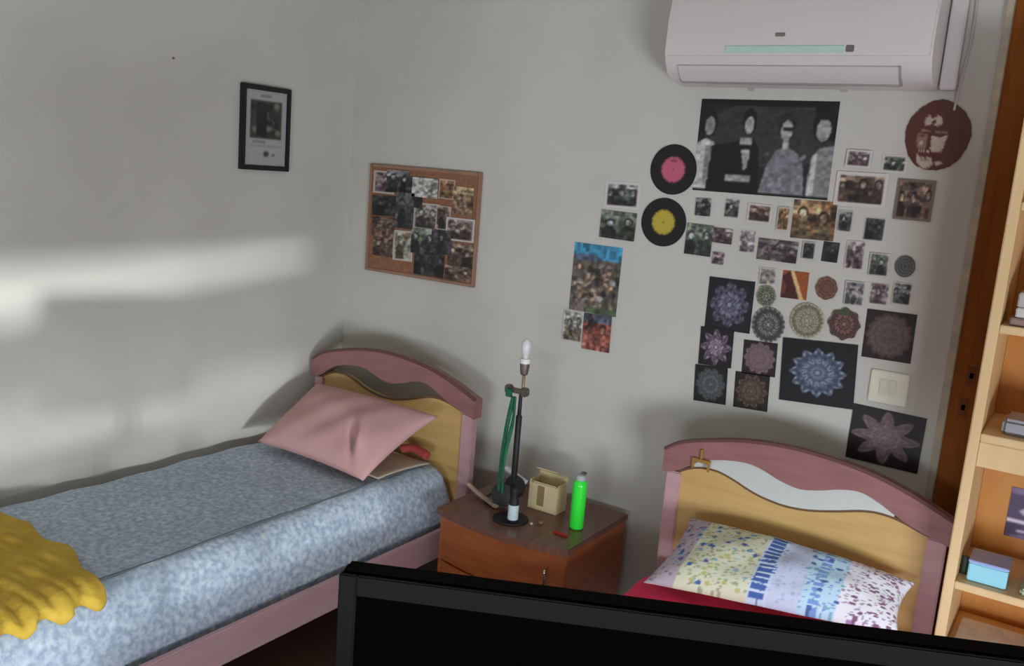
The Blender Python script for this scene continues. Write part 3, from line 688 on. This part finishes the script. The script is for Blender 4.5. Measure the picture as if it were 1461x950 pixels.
A.rect(.325, .40, .42, .47, (150, 146, 144)); A.poly([(.34, .52), (.41, .52), (.40, .72), (.375, .76)], (158, 154, 150)); A.rect(.24, .80, .43, .88, (140, 136, 134))
A.poly([(.50, .97), (.54, .68), (.60, .52), (.66, .48), (.74, .52), (.80, .64), (.83, .97)], (112, 110, 118))
for k in range(60):
    x = .54+.27*((k*37) % 60)/60; y = .56+.4*((k*23) % 60)/60; A.ell(x, y, .014, .02, ((88, 86, 96), (136, 134, 140))[k % 2], .8)
fig(.66, .29, .042, .105, (156, 152, 150), (34, 30, 30)); A.rect(.635, .27, .70, .315, (26, 24, 26)); A.rect(.645, .40, .68, .50, (150, 146, 144))
A.poly([(.84, .97), (.85, .58), (.90, .48), (1, .44), (1, .97)], (120, 116, 118)); A.poly([(.85, .97), (.86, .56), (.89, .52), (.89, .97)], (168, 166, 166))
fig(.915, .27, .05, .12, (142, 138, 136), (12, 10, 10)); A.ell(.91, .11, .07, .08, (12, 10, 10)); A.rect(.97, .14, 1, .4, (14, 12, 12))
A.blocks(3, 30, .18); A.grain(3, .15)
wall_print('band_poster', A, (1002, 141), (1199, 145), (989, 271), 'black and white poster of four standing people under the air conditioner', 'poster', None)
# --- records
def disc_art(c):
    A = Art(64, 64, (14, 10, 10)); r = np.sqrt((A.x-.5)**2+(A.y-.5)**2)
    A.mask((np.floor(r*60) % 2 == 0) & (r < .47), (24, 18, 18)); A.mask(r < .255, c); A.mask(r < .02, (40, 30, 30)); return A
for (u, v, ru, rv, c, t) in ((961, 242, 33, 37, (190, 76, 104), 'pink'), (947, 317, 32, 36, (178, 156, 40), 'yellow')):
    A = disc_art(c)
    if t == 'pink': A.ell(.5, .33, .09, .03, (140, 50, 70)); 
    a = on_y(u-ru, v); b = on_y(u+ru, v); cc = on_y(u, v); d = abs(b.x-a.x)
    o = sheet('vinyl_record', A, cc, (1, 0, 0), (0, 0, 1), d, d, (0, -1, 0), mat_v if False else PRINT, thick=0.003, mask=lambda a: 1.0)
    tag(o, 'black vinyl record with a %s centre label stuck on the wall' % t, 'record', 'vinyl records on the back wall')
# --- brown curly head cut-out
HB = (84, 34, 20); cr = (176, 156, 140); md = (130, 96, 80)
A = Art(100, 112, HB)
A.poly([(.28, .26), (.34, .22), (.40, .27), (.47, .22), (.54, .26), (.55, .34), (.48, .37), (.40, .34), (.30, .37)], cr)
A.ell(.42, .31, .035, .03, HB); A.poly([(.24, .41), (.37, .42), (.38, .45), (.24, .45)], md); A.poly([(.46, .43), (.64, .44), (.64, .47), (.46, .46)], md)
A.poly([(.20, .47), (.34, .47), (.36, .60), (.34, .68), (.22, .68), (.19, .58)], md); A.ell(.27, .50, .045, .018, HB); A.ell(.26, .60, .035, .03, cr)
A.poly([(.40, .50), (.64, .49), (.62, .62), (.58, .72), (.44, .71), (.38, .64)], cr); A.ell(.53, .50, .06, .020, HB); A.poly([(.36, .46), (.40, .46), (.42, .66), (.36, .66)], HB)
A.rect(.24, .705, .58, .725, cr); A.ell(.36, .775, .10, .022, HB)
A.poly([(.22, .76), (.30, .80), (.44, .79), (.48, .88), (.44, .94), (.32, .95), (.24, .88)], cr); A.ell(.36, .83, .07, .014, md); A.poly([(.52, .86), (.62, .84), (.60, .90), (.52, .91)], cr)
A.grain(12, .15)
o = sheet('head_cutout', A, on_y(1338, 194), (1, 0, 0.02), (-0.02, 0, 1), abs(on_y(1386, 194).x-on_y(1290, 194).x), abs(on_y(1338, 141).z-on_y(1338, 246).z), (0, -1, 0), PRINT, thick=0.004,
          mask=lambda a: 0.975+0.007*math.sin(a*29)+0.008*math.sin(a*17+1)+0.012*math.sin(a*5)-0.05*max(0, math.cos(a+0.95))**4)
tag(o, 'brown cut-out of a curly haired head at the collage top right', 'wall decoration')

# --- snapshots
BW = [(60, 58, 56), (120, 118, 114), (34, 32, 32), (20, 18, 18), (90, 88, 86), (150, 148, 144)]
SE = [(84, 66, 56), (120, 96, 82), (58, 42, 36), (40, 28, 24), (100, 74, 60), (150, 122, 106)]
GR = [(70, 78, 66), (104, 112, 100), (42, 48, 40), (28, 32, 28), (84, 96, 90), (140, 142, 132)]
MV = [(110, 94, 94), (140, 124, 124), (74, 54, 56), (56, 40, 42), (120, 98, 98), (164, 146, 146)]
TE = [(62, 70, 70), (150, 150, 146), (40, 44, 44), (50, 38, 40), (88, 98, 98), (140, 142, 138)]
OR = [(110, 70, 40), (150, 112, 78), (70, 40, 22), (50, 30, 16), (96, 78, 52), (170, 136, 108)]
DK = [(40, 38, 38), (52, 50, 48), (24, 24, 24), (18, 18, 18), (44, 42, 42), (80, 76, 74)]
WB = (192, 182, 178)
snaps = [
 (862, 258, 914, 299, TE, 3, WB, 'teal grey snapshot left of the pink record'),
 (856, 300, 908, 343, GR, 2, None, 'green grey snapshot left of the yellow record'),
 (993, 282, 1015, 309, BW, 1, None, 'tiny black and white portrait, leftmost under the group poster'),
 (1033, 282, 1056, 312, BW, 1, WB, 'tiny white bordered portrait, second from left under the group poster'),
 (1066, 290, 1102, 319, SE, 2, WB, 'brown snapshot of two people, third from left under the group poster'),
 (1109, 294, 1127, 330, OR, 1, WB, 'narrow olive snapshot directly left of the large amber picture'),
 (1129, 284, 1193, 344, OR, 2, None, 'large amber and brown picture under the group poster'),
 (1195, 299, 1217, 332, BW, 1, WB, 'black and white snapshot directly right of the large amber picture'),
 (1207, 213, 1244, 240, MV, 2, WB, 'small sepia snapshot above the wide brown photo'),
 (1258, 220, 1294, 247, GR, 3, WB, 'small dark green snapshot left of the curly head cut-out'),
 (1190, 244, 1267, 297, SE, 3, WB, 'wide brown photo right of the group poster'),
 (1277, 254, 1333, 317, SE, 3, (110, 92, 80), 'upright sepia photo below the curly head cut-out'),
 (1232, 309, 1263, 345, DK, 2, WB, 'nearly black snapshot below the wide brown photo'),
 (978, 318, 1017, 366, GR, 2, None, 'dark green snapshot right of the yellow record'),
 (1017, 325, 1046, 348, MV, 2, None, 'small mauve snapshot touching the dark green one'),
 (1054, 327, 1079, 362, [(136, 126, 124), (148, 140, 136), (96, 88, 86), (80, 72, 70), (120, 110, 108), (150, 142, 138)], 1, WB, 'faded pale snapshot left of the wide dark landscape photo'),
 (1080, 341, 1139, 374, [(66, 54, 54), (96, 86, 84), (50, 38, 40), (36, 26, 28), (86, 74, 72), (100, 84, 80)], 3, None, 'wide low dark brown photo in the middle of the collage'),
 (1145, 344, 1164, 371, DK, 1, WB, 'small dark portrait right of the wide low dark brown photo'),
 (1173, 344, 1197, 375, DK, 1, (40, 38, 38), 'small black framed portrait under the large amber picture'),
 (1206, 342, 1234, 386, MV, 1, WB, 'white bordered mauve snapshot under the nearly black one'),
 (1240, 360, 1269, 395, GR, 1, WB, 'grey green snapshot left of the small round grey mandala'),
 (1014, 357, 1035, 379, MV, 1, WB, 'tiniest mauve snapshot below the dark green one'),
 (1083, 381, 1108, 408, [(130, 120, 110), (140, 132, 124), (110, 100, 90), (96, 88, 76), (126, 118, 106), (150, 142, 134)], 1, WB, 'pale sketch-like card above the small round green mandala'),
 (1205, 400, 1234, 437, [(130, 122, 124), (96, 94, 96), (90, 84, 84), (60, 58, 58), (112, 102, 100), (150, 144, 144)], 3, WB, 'grey patchwork snapshot right of the small orange mandala'),
 (1240, 402, 1269, 436, MV, 1, WB, 'white and plum snapshot, middle of the row over the brown mandala'),
 (1273, 402, 1301, 436, BW, 2, WB, 'black and white snapshot, rightmost of the row over the brown mandala'),
]
for k, (x0, y0, x1, y1, pal, n, bd, lb) in enumerate(snaps):
    w, h = max(14, int((x1-x0)*0.7)), max(14, int((y1-y0)*0.7))
    A = photo(w, h, pal, 100+k, n, bd, 0.07)
    # picture edges follow the wall, so top-left / top-right share one height
    a = on_y((x0+x1)/2, (y0+y1)/2); wd = abs(on_y(x1, (y0+y1)/2).x-on_y(x0, (y0+y1)/2).x)*0.97; ht = abs(on_y((x0+x1)/2, y0).z-on_y((x0+x1)/2, y1).z)*0.93
    t = math.radians(random.Random(k).uniform(-1.5, 1.5))
    o = sheet('snapshot', A, a, (math.cos(t), 0, math.sin(t)), (-math.sin(t), 0, math.cos(t)), wd, ht, (0, -1, 0), PRINT, off=0.0006+0.0022*(k % 3))
    tag(o, lb, 'photo', G1)
# orange diagonal picture
A = Art(30, 30, (150, 70, 24)); A.poly([(0, .2), (.3, 0), (.75, 1), (0, 1)], (70, 24, 20)); A.poly([(.28, 0), (.42, 0), (.9, 1), (.72, 1)], (210, 170, 110)); A.poly([(0, .3), (.2, .6), (.1, .9), (0, .9)], (110, 46, 40)); A.grain(4, .3)
wall_print('snapshot', A, (1118, 385), (1155, 389), (1115, 424), 'rust orange picture with a pale diagonal streak', 'photo', G1)

# --- mandala sheets
ms = [
 ((1013, 394), (1078, 402), (1003, 466), (18, 18, 26), [(58, 54, 84), (84, 80, 112), (38, 38, 62), (110, 108, 140), (150, 150, 176)], 8, 0.2, 'dark blue square mandala print, top left of the mandalas'),
 ((1001, 465), (1048, 471), (994, 518), (22, 12, 20), [(96, 64, 90), (66, 40, 66), (120, 96, 118), (160, 130, 150), (196, 160, 180)], 8, 0.3, 'purple star mandala on a small black square'),
 ((1062, 484), (1110, 490), (1055, 531), (34, 16, 16), [(132, 92, 96), (120, 84, 86), (142, 104, 108), (120, 80, 84), (150, 112, 112)], 12, 0.08, 'rose pink flower mandala on a small dark square'),
 ((993, 519), (1039, 525), (987, 570), (14, 16, 18), [(64, 72, 74), (90, 98, 100), (50, 58, 60), (76, 84, 88), (110, 116, 118)], 10, 0.1, 'grey teal mandala on black, bottom left of the mandalas'),
 ((1050, 529), (1099, 536), (1042, 579), (30, 16, 12), [(90, 58, 40), (70, 44, 32), (104, 72, 48), (84, 54, 40), (140, 104, 70)], 10, 0.15, 'brown bronze mandala below the rose pink one'),
 ((1118, 481), (1225, 492), (1109, 569), (12, 12, 18), [(72, 90, 124), (50, 62, 92), (100, 120, 156), (60, 80, 116), (150, 170, 200)], 12, 0.12, 'largest mandala print, steel blue on black'),
 ((1238, 440), (1309, 449), (1228, 508), (34, 18, 16), [(98, 78, 72), (118, 96, 90), (84, 62, 54), (100, 80, 74), (120, 84, 64)], 14, 0.05, 'brown lace mandala on black above the cream wall switch'),
 ((1219, 575), (1323, 597), (1207, 651), (26, 14, 16), [(130, 88, 98), (110, 74, 84), (144, 104, 112), (120, 84, 90), (150, 120, 122)], 8, 0.38, 'pink eight pointed star mandala on black, lowest right'),
]
for k, (a, b, c, bg, cols, pt, st, lb) in enumerate(ms):
    n = 72 if k in (5, 7) else 48
    wall_print('mandala_print', mandala(n, bg, cols, pt, k, 0.37 if k == 5 else 0.46, st), a, b, c, lb, 'art print', G2, off=0.0006+0.0022*(k % 2))
rs = [
 (1292, 380, 15, 16, [(92, 90, 84), (76, 74, 70), (110, 108, 102), (70, 70, 66)], 12, 'small round grey mandala at the right end of the collage'),
 (1094, 422, 14, 16, [(80, 84, 56), (60, 66, 42), (104, 106, 78), (180, 176, 150)], 8, 'small round green mandala above the greenish mauve one'),
 (1180, 411, 16, 17, [(130, 62, 36), (96, 50, 36), (150, 100, 80), (150, 70, 26)], 8, 'small round orange mandala above the red flower'),
 (1097, 463, 24, 26, [(84, 72, 72), (54, 56, 44), (104, 88, 88), (66, 68, 54), (170, 160, 156)], 10, 'round greenish mauve mandala left of the yellow one'),
 (1152, 457, 25, 26, [(150, 140, 96), (110, 100, 66), (166, 158, 126), (130, 120, 80), (200, 190, 150)], 12, 'round pale yellow mandala in the middle of the collage'),
 (1205, 462, 24, 24, [(88, 44, 38), (110, 56, 46), (64, 62, 40), (90, 50, 44), (190, 110, 104)], 8, 'dark red flower shaped mandala with a green tip'),
]
for k, (u, v, ru, rv, cols, pt, lb) in enumerate(rs):
    A = mandala(44, cols[0], cols, pt, 40+k, 0.5, 0.0)
    if k == 5: A.ell(.4, .12, .22, .14, (66, 70, 46))
    w = abs(on_y(u+ru, v).x-on_y(u-ru, v).x); h = abs(on_y(u, v-rv).z-on_y(u, v+rv).z)
    sc = 0.06 if k != 5 else 0.12
    o = sheet('mandala_cutout', A, on_y(u, v), (1, 0, 0), (0, 0, 1), w, h, (0, -1, 0), PRINT, off=0.0055, mask=lambda a, p=pt, s=sc: 1-s*(0.5-0.5*math.cos(p*2*a if p > 8 else p*a)))
    tag(o, lb, 'art print', G3)

# --- blue topped poster and the two photos under it
A = Art(50, 74, (84, 74, 66)); A.rect(0, 0, 1, .22, (44, 120, 156)); A.ell(.3, .2, .3, .05, (70, 84, 110)); 
R = random.Random(5)
for k in range(70): A.ell(R.random(), R.uniform(.27, .95), R.uniform(.03, .08), R.uniform(.02, .05), R.choice([(60, 44, 38), (130, 104, 84), (150, 130, 112), (40, 34, 34), (96, 84, 60), (140, 134, 134), (60, 76, 50)]), .9)
for k in range(14): A.ell(R.uniform(.08, .92), .3+.045*(k), .05, .03, (160, 124, 98))
A.rect(0, .82, .4, 1, (96, 84, 78)); A.rect(.4, .9, 1, 1, (70, 84, 60)); A.blocks(6, 16, .3); A.grain(5, .2)
wall_print('people_poster', A, (821, 345), (889, 354), (808, 440), 'crowd scene poster with a bright blue sky, left of the collage', 'poster', None)
wall_print('snapshot', photo(24, 40, [(130, 128, 116), (140, 142, 130), (84, 70, 60), (60, 48, 42), (104, 92, 80), (150, 140, 130)], 71, 2, WB), (806, 441), (834, 446), (799, 483), 'pale snapshot below the blue sky poster, on the left', 'photo', 'snapshots below the blue sky poster', off=0.003)
wall_print('snapshot', photo(30, 44, [(120, 56, 46), (70, 78, 92), (140, 70, 58), (44, 26, 26), (160, 84, 70), (130, 84, 66)], 72, 2), (835, 446), (874, 452), (828, 496), 'red toned snapshot below the blue sky poster, on the right', 'photo', 'snapshots below the blue sky poster', off=0.0052)

# --- corkboard
c_tl, c_tr, c_bl = on_y(532, 233), on_y(691, 253), on_y(527, 381)
x0, x1, z1, z0 = 0.131, 0.752, 1.730, 1.245
cb_ = thing('corkboard', 'wood framed cork board covered with small photos on the back wall', 'notice board', ((x0+x1)/2, -0.01, z0))
CORK = mat('cork', rgb(150, 104, 78), 0.9, rgb(134, 90, 66), 60)
FRM = mat('cork_frame', rgb(158, 122, 100), 0.6, rgb(146, 110, 90), 10)
box('cork_panel', x0+0.012, x1-0.012, -0.010, -0.0006, z0+0.012, z1-0.012, CORK, cb_, 0)
for a in ((x0, x0+0.014, z0, z1), (x1-0.014, x1, z0, z1), (x0+0.014, x1-0.014, z0, z0+0.014), (x0+0.014, x1-0.014, z1-0.014, z1)):
    box('frame_rail', a[0], a[1], -0.016, -0.0006, a[2], a[3], FRM, cb_, 0.002)
WHT = (176, 164, 152)
cps = [  # photo-space rectangles (x0,y0,x1,y1)
 (534, 244, 562, 276, MV, 1, WHT, 'pinkish snapshot, top left on the cork board'),
 (553, 243, 583, 275, BW, 2, None, 'black and white snapshot, second along the cork board top'),
 (580, 252, 603, 296, DK, 1, None, 'dark upright snapshot near the middle of the cork board top'),
 (590, 254, 624, 282, [(180, 170, 160), (186, 178, 168), (160, 150, 142), (140, 130, 122), (176, 166, 158), (186, 178, 170)], 0, None, 'blank pale card at the centre of the cork board top'),
 (627, 256, 648, 284, OR, 1, WHT, 'small orange brown snapshot at the cork board top right'),
 (648, 267, 674, 306, [(130, 104, 76), (160, 134, 96), (84, 58, 46), (60, 42, 36), (110, 84, 66), (150, 120, 96)], 1, None, 'tan snapshot at the right of the cork board'),
 (533, 279, 566, 308, DK, 2, None, 'dark snapshot on the cork board left edge, under the pinkish one'),
 (566, 275, 590, 326, [(56, 54, 56), (80, 80, 84), (32, 30, 30), (22, 20, 20), (70, 72, 76), (100, 100, 100)], 1, None, 'tall grey snapshot at the left centre of the cork board'),
 (591, 290, 625, 328, [(126, 118, 110), (150, 142, 134), (70, 64, 60), (50, 44, 42), (110, 102, 96), (150, 142, 134)], 2, WHT, 'white framed sketch at the centre of the cork board'),
 (623, 294, 642, 328, SE, 1, WHT, 'narrow brown snapshot right of the white framed sketch'),
 (643, 312, 681, 345, [(110, 94, 88), (140, 124, 116), (76, 56, 50), (58, 42, 38), (100, 80, 72), (140, 118, 108)], 2, (184, 172, 166), 'white bordered snapshot at the cork board right edge'),
 (533, 310, 562, 338, SE, 2, None, 'brown snapshot on the cork board left edge, third down'),
 (533, 335, 564, 366, SE, 2, None, 'brown snapshot on the cork board left edge, lowest'),
 (562, 329, 588, 372, [(140, 134, 118), (156, 150, 136), (92, 80, 58), (70, 60, 44), (130, 122, 104), (150, 142, 126)], 1, WHT, 'pale card with a dark figure at the cork board lower left'),
 (588, 326, 618, 362, GR, 2, None, 'greenish snapshot at the cork board centre, below the sketch'),
 (617, 328, 643, 362, [(54, 48, 54), (70, 64, 70), (36, 30, 36), (26, 22, 24), (64, 58, 70), (90, 84, 92)], 1, None, 'violet dark snapshot at the cork board centre right'),
 (592, 358, 632, 394, DK, 3, None, 'darkest snapshot along the cork board bottom'),
 (643, 348, 676, 382, SE, 2, None, 'brown snapshot low on the cork board right side'),
 (637, 381, 672, 402, SE, 2, None, 'dark brown snapshot in the bottom right corner of the cork board'),
]
for k, (a0, b0_, a1, b1, pal, n, bd, lb) in enumerate(cps):
    A = photo(max(14, int((a1-a0)*0.8)), max(14, int((b1-b0_)*0.8)), pal, 300+k, n, bd, 0.08)
    c = on_y((a0+a1)/2, (b0_+b1)/2, -0.011); wd = abs(on_y(a1, (b0_+b1)/2).x-on_y(a0, (b0_+b1)/2).x); ht = abs(on_y((a0+a1)/2, b0_).z-on_y((a0+a1)/2, b1).z)*1.0; wd *= 1.08
    cx = min(max(c.x, x0+0.016+wd/2), x1-0.016-wd/2); cz = min(max(c.z, z0+0.018+ht/2), z1-0.018-ht/2)
    t = math.radians(random.Random(k+9).uniform(-1.5, 1.5))
    o = sheet('snapshot', A, (cx, -0.0104, cz), (math.cos(t), 0, math.sin(t)), (-math.sin(t), 0, math.cos(t)), wd, ht, (0, -1, 0), PRINT, thick=0.0010, off=0.0004+0.0015*(k % 4))
    tag(o, lb, 'photo', 'snapshots on the cork board')

# --- framed picture on the left wall
yA, yB, zT, zB = -0.655, -0.398, 2.008, 1.668
fpic = thing('framed_picture', 'black framed print with a dark photo hanging on the left wall', 'picture', (0.01, (yA+yB)/2, zB))
bw_ = 0.020
for nm, a in (('frame_rail', (yA, yA+bw_, zB, zT)), ('frame_rail', (yB-bw_, yB, zB, zT)), ('frame_rail', (yA+bw_, yB-bw_, zB, zB+bw_)), ('frame_rail', (yA+bw_, yB-bw_, zT-bw_, zT))):
    box(nm, 0.0008, 0.022, a[0], a[1], a[2], a[3], BLK, fpic, 0.002)
A = Art(48, 66, (150, 150, 148)); A.rect(.12, .14, .88, .64, (60, 56, 50)); R = random.Random(3)
for k in range(40): A.ell(R.uniform(.18, .82), R.uniform(.18, .60), .07, .04, R.choice([(34, 30, 28), (84, 80, 70), (48, 44, 40), (110, 108, 96)]), .9)
A.rect(.28, .16, .52, .60, (30, 27, 24)); A.ell(.4, .24, .1, .06, (40, 36, 32)); A.rect(.36, .06, .62, .095, (112, 110, 108))
A.rect(.18, .67, .5, .69, (112, 112, 110)); A.rect(.12, .73, .88, .745, (124, 122, 118)); A.ell(.52, .84, .07, .035, (60, 58, 56)); A.ell(.70, .85, .04, .02, (90, 88, 86)); A.grain(2, .1)
sheet('print', A, (0.012, (yA+yB)/2, (zT+zB)/2), (0, 1, 0), (0, 0, 1), yB-yA-0.036, zT-zB-0.036, (1, 0, 0), PRINT, thick=0.002, off=0, parent=fpic)
# nail heads left in the walls
nl = on_x(247, 83)
tag(lathe('nail', [(0.004, 0), (0.004, 0.003)], (0, 0, 0), GRY, None, 10, xf=Matrix.Translation((0.0005, nl.y, nl.z))@Matrix.Rotation(math.pi/2, 4, 'Y')), 'lone nail head high on the left wall', 'nail')
for (u, v, lb) in ((1072, 128, 'small tape mark over the left half of the group poster'), (1204, 129, 'small tape mark over the right corner of the group poster')):
    p = on_y(u, v)
    tag(box('tape_mark', p.x-0.012, p.x+0.012, -0.0018, -0.0006, p.z-0.005, p.z+0.005, mat('old_tape', rgb(176, 166, 160), 0.6), None, 0), lb, 'tape')

# --- switch plate
a, b = on_y(1243, 525), on_y(1292, 583)
sw = thing('wall_switch', 'cream square switch plate between the brown and the star mandalas', 'switch', ((a.x+b.x)/2, -0.008, b.z+0.01))
box('plate', a.x+0.004, b.x, -0.010, -0.0008, b.z+0.006, a.z, CREAM, sw, 0.003)
mx_ = (a.x+b.x)/2; mz = (a.z+b.z)/2
box('rocker', mx_-0.026, mx_-0.002, -0.0145, -0.0102, mz-0.022, mz+0.030, mat('cream_rocker', rgb(216, 210, 188), 0.4), sw, 0.002)
box('rocker', mx_+0.003, mx_+0.027, -0.0145, -0.0102, mz-0.022, mz+0.030, MC['cream_rocker'], sw, 0.002)

# ================================================================== BOOKCASE
BX0, BX1, BYF, BYB = 2.742, 3.56, -0.40, -0.05
bk = thing('bookcase', 'light pine open bookcase at the right edge, beside the right bed', 'bookcase', ((BX0+BX1)/2, (BYF+BYB)/2, 0))
box('side_panel', BX0, BX0+0.028, BYF, BYB, 0, 2.1, PINE, bk, 0.003)
box('side_panel', BX1-0.028, BX1, BYF, BYB, 0, 2.1, PINE, bk, 0.003)
box('back_panel', BX0+0.029, BX1-0.029, BYB-0.012, BYB-0.001, 0.02, 2.07, PINEB, bk, 0)
for z, t in ((2.10, 0.025), (1.775, 0.022), (1.444, 0.022), (1.139, 0.022), (0.703, 0.022), (0.487, 0.022), (0.10, 0.022)):
    nm = 'shelf' if z < 2 else 'top_board'
    box(nm, BX0+0.0285, BX1-0.0285, BYF+0.002, BYB-0.0125, z-t, z, PINE, bk, 0.002)
box('fascia', BX0+0.0285, BX1-0.0285, BYF+0.002, BYF+0.020, 1.046, 1.1165, PINE, bk, 0.002)
def item(name, x0, x1, y0, y1, z, h, m, label, cat, bev=0.003): return tag(box(name, x0, x1, y0, y1, z+0.0005, z+h, m, None, bev), label, cat)
# top shelf: white and brown stacked paper boxes
item('book', 2.790, 3.02, -0.38, -0.20, 1.444, 0.022, mat('mauve_cover', rgb(150, 120, 112), 0.6), 'flat mauve book lying under the white book on the upper shelf', 'book')
item('book', 2.800, 3.02, -0.37, -0.20, 1.466, 0.028, mat('white_cover', rgb(210, 204, 200), 0.6), 'thick white book between the mauve book and the grey white box', 'book')
item('paper_box', 2.800, 3.01, -0.365, -0.20, 1.4945, 0.040, mat('grey_cover', rgb(184, 180, 178), 0.6), 'grey white box topping the pile on the upper shelf', 'box')
bm = bmesh.new(); bx(bm, 2.815, 3.00, -0.36, -0.22, 1.1395, 1.185, 0.010)
tag(from_bm('plastic_box', bm, mat('lilac_plastic', rgb(168, 162, 172), 0.35, rgb(150, 146, 150), 20), None, True), 'lilac grey plastic box on the pine shelf with the deep front', 'box')
# purple picture card fixed to the back of the middle bay
pa = on_y(1445, 694, -0.0635); pb = on_y(1445, 766, -0.0635)
A = Art(30, 40, (70, 50, 84)); R = random.Random(8)
for k in range(20): A.ell(R.random(), R.random(), .15, .08, R.choice([(50, 36, 60), (110, 90, 130), (150, 130, 160), (60, 44, 70)]), .8)
A.rect(0, .62, 1, .70, (196, 180, 204)); A.rect(.2, .82, .9, .88, (180, 160, 190)); A.ell(.4, .45, .2, .08, (170, 160, 180))
tag(sheet('picture_card', A, (pa.x+0.075, -0.0630, (pa.z+pb.z)/2), (1, 0, 0), (0, 0, 1), 0.15, pa.z-pb.z, (0, -1, 0), PRINT, thick=0.002, off=0.0005), 'purple picture card on the back of the middle bookcase bay', 'picture')
# light blue tissue box
q = on_z(1380, 805, 0.704)
bl_ = thing('blue_box', 'pale blue carton near the left end of the low pine shelf', 'box', (2.84, -0.32, 0.7035))
box('carton_body', 2.795, 2.895, -0.365, -0.255, 0.7040, 0.758, mat('sky_blue_card', rgb(150, 214, 232), 0.4), bl_, 0.003)
box('carton_lid', 2.793, 2.897, -0.367, -0.253, 0.7585, 0.766, mat('lilac_lid', rgb(160, 172, 224), 0.4), bl_, 0.002)
tag(lathe('small_tin', [(0.010, 0), (0.010, 0.05), (0.008, 0.052)], (2.782, -0.315, 0.7035), mat('dark_green_tin', rgb(60, 74, 60), 0.4), None, 16), 'narrow dark green tube left of the pale blue carton', 'tube')
item('folded_cloth', 2.93, 3.20, -0.37, -0.20, 0.703, 0.02, mat('grey_green_cloth', rgb(176, 184, 160), 0.8), 'flat grey green cloth right of the pale blue carton', 'cloth', 0.006)
item('paper_stack', 2.79, 3.05, -0.394, -0.16, 0.487, 0.022, mat('news_paper', rgb(240, 238, 240), 0.7, rgb(222, 220, 226), 30), 'pile of white papers on the lowest visible shelf', 'paper')

# ================================================================== DESK AND MONITOR (foreground)
Ltop = Vector((2.335, -2.464, 1.30)); ang = math.atan2(-2.178+2.464, 2.905-2.335)
MX = Matrix.Translation(Ltop)@Matrix.Rotation(ang, 4, 'Z')
mo = thing('monitor', 'black flat monitor in the foreground, cut off by the bottom edge', 'monitor', MX@Vector((0.36, 0.02, -0.565)))
MW, MH = 0.74, 0.44
box('housing', 0, MW, 0.0, 0.034, -MH, 0, MBK, mo, 0.004, xf=MX)
box('screen', 0.020, MW-0.020, -0.002, 0.0005, -MH+0.03, -0.024, SCR, mo, 0, xf=MX)
for nm, a in (('bezel', (0.0, 0.020, -MH, 0)), ('bezel', (MW-0.020, MW, -MH, 0)), ('bezel', (0.020, MW-0.020, -0.024, 0)), ('bezel', (0.020, MW-0.020, -MH, -MH+0.03))):
    box(nm, a[0], a[1], -0.006, -0.0003, a[2], a[3], mat('bezel_plastic', rgb(20, 18, 18), 0.65, spec=0.02), mo, 0.0015, xf=MX)
box('rear_hump', 0.12, MW-0.12, 0.0342, 0.060, -MH+0.05, -0.08, MBK, mo, 0.01, xf=MX)
box('stand_neck', MW/2-0.03, MW/2+0.03, 0.0345, 0.055, -0.565+0.012, -MH+0.12, MBK, mo, 0.004, xf=MX)
prism('stand_foot', [(MW/2-0.13, -0.07), (MW/2+0.13, -0.07), (MW/2+0.10, 0.075), (MW/2-0.10, 0.075)], 'z', -0.566, -0.552, MBK, mo, 0.003, xf=MX)
dk = thing('desk', 'small dark desk under the monitor, at the foot of the right bed', 'desk', (2.80, -2.52, 0))
box('desktop', 2.36, 3.36, -2.80, -2.225, 0.71, 0.7335, DKW, dk, 0.003)
for (a, b) in ((2.38, -2.78), (3.30, -2.78), (2.38, -2.285), (3.30, -2.285)):
    box('leg', a, a+0.04, b, b+0.04, 0, 0.7095, DKW, dk, 0.003)
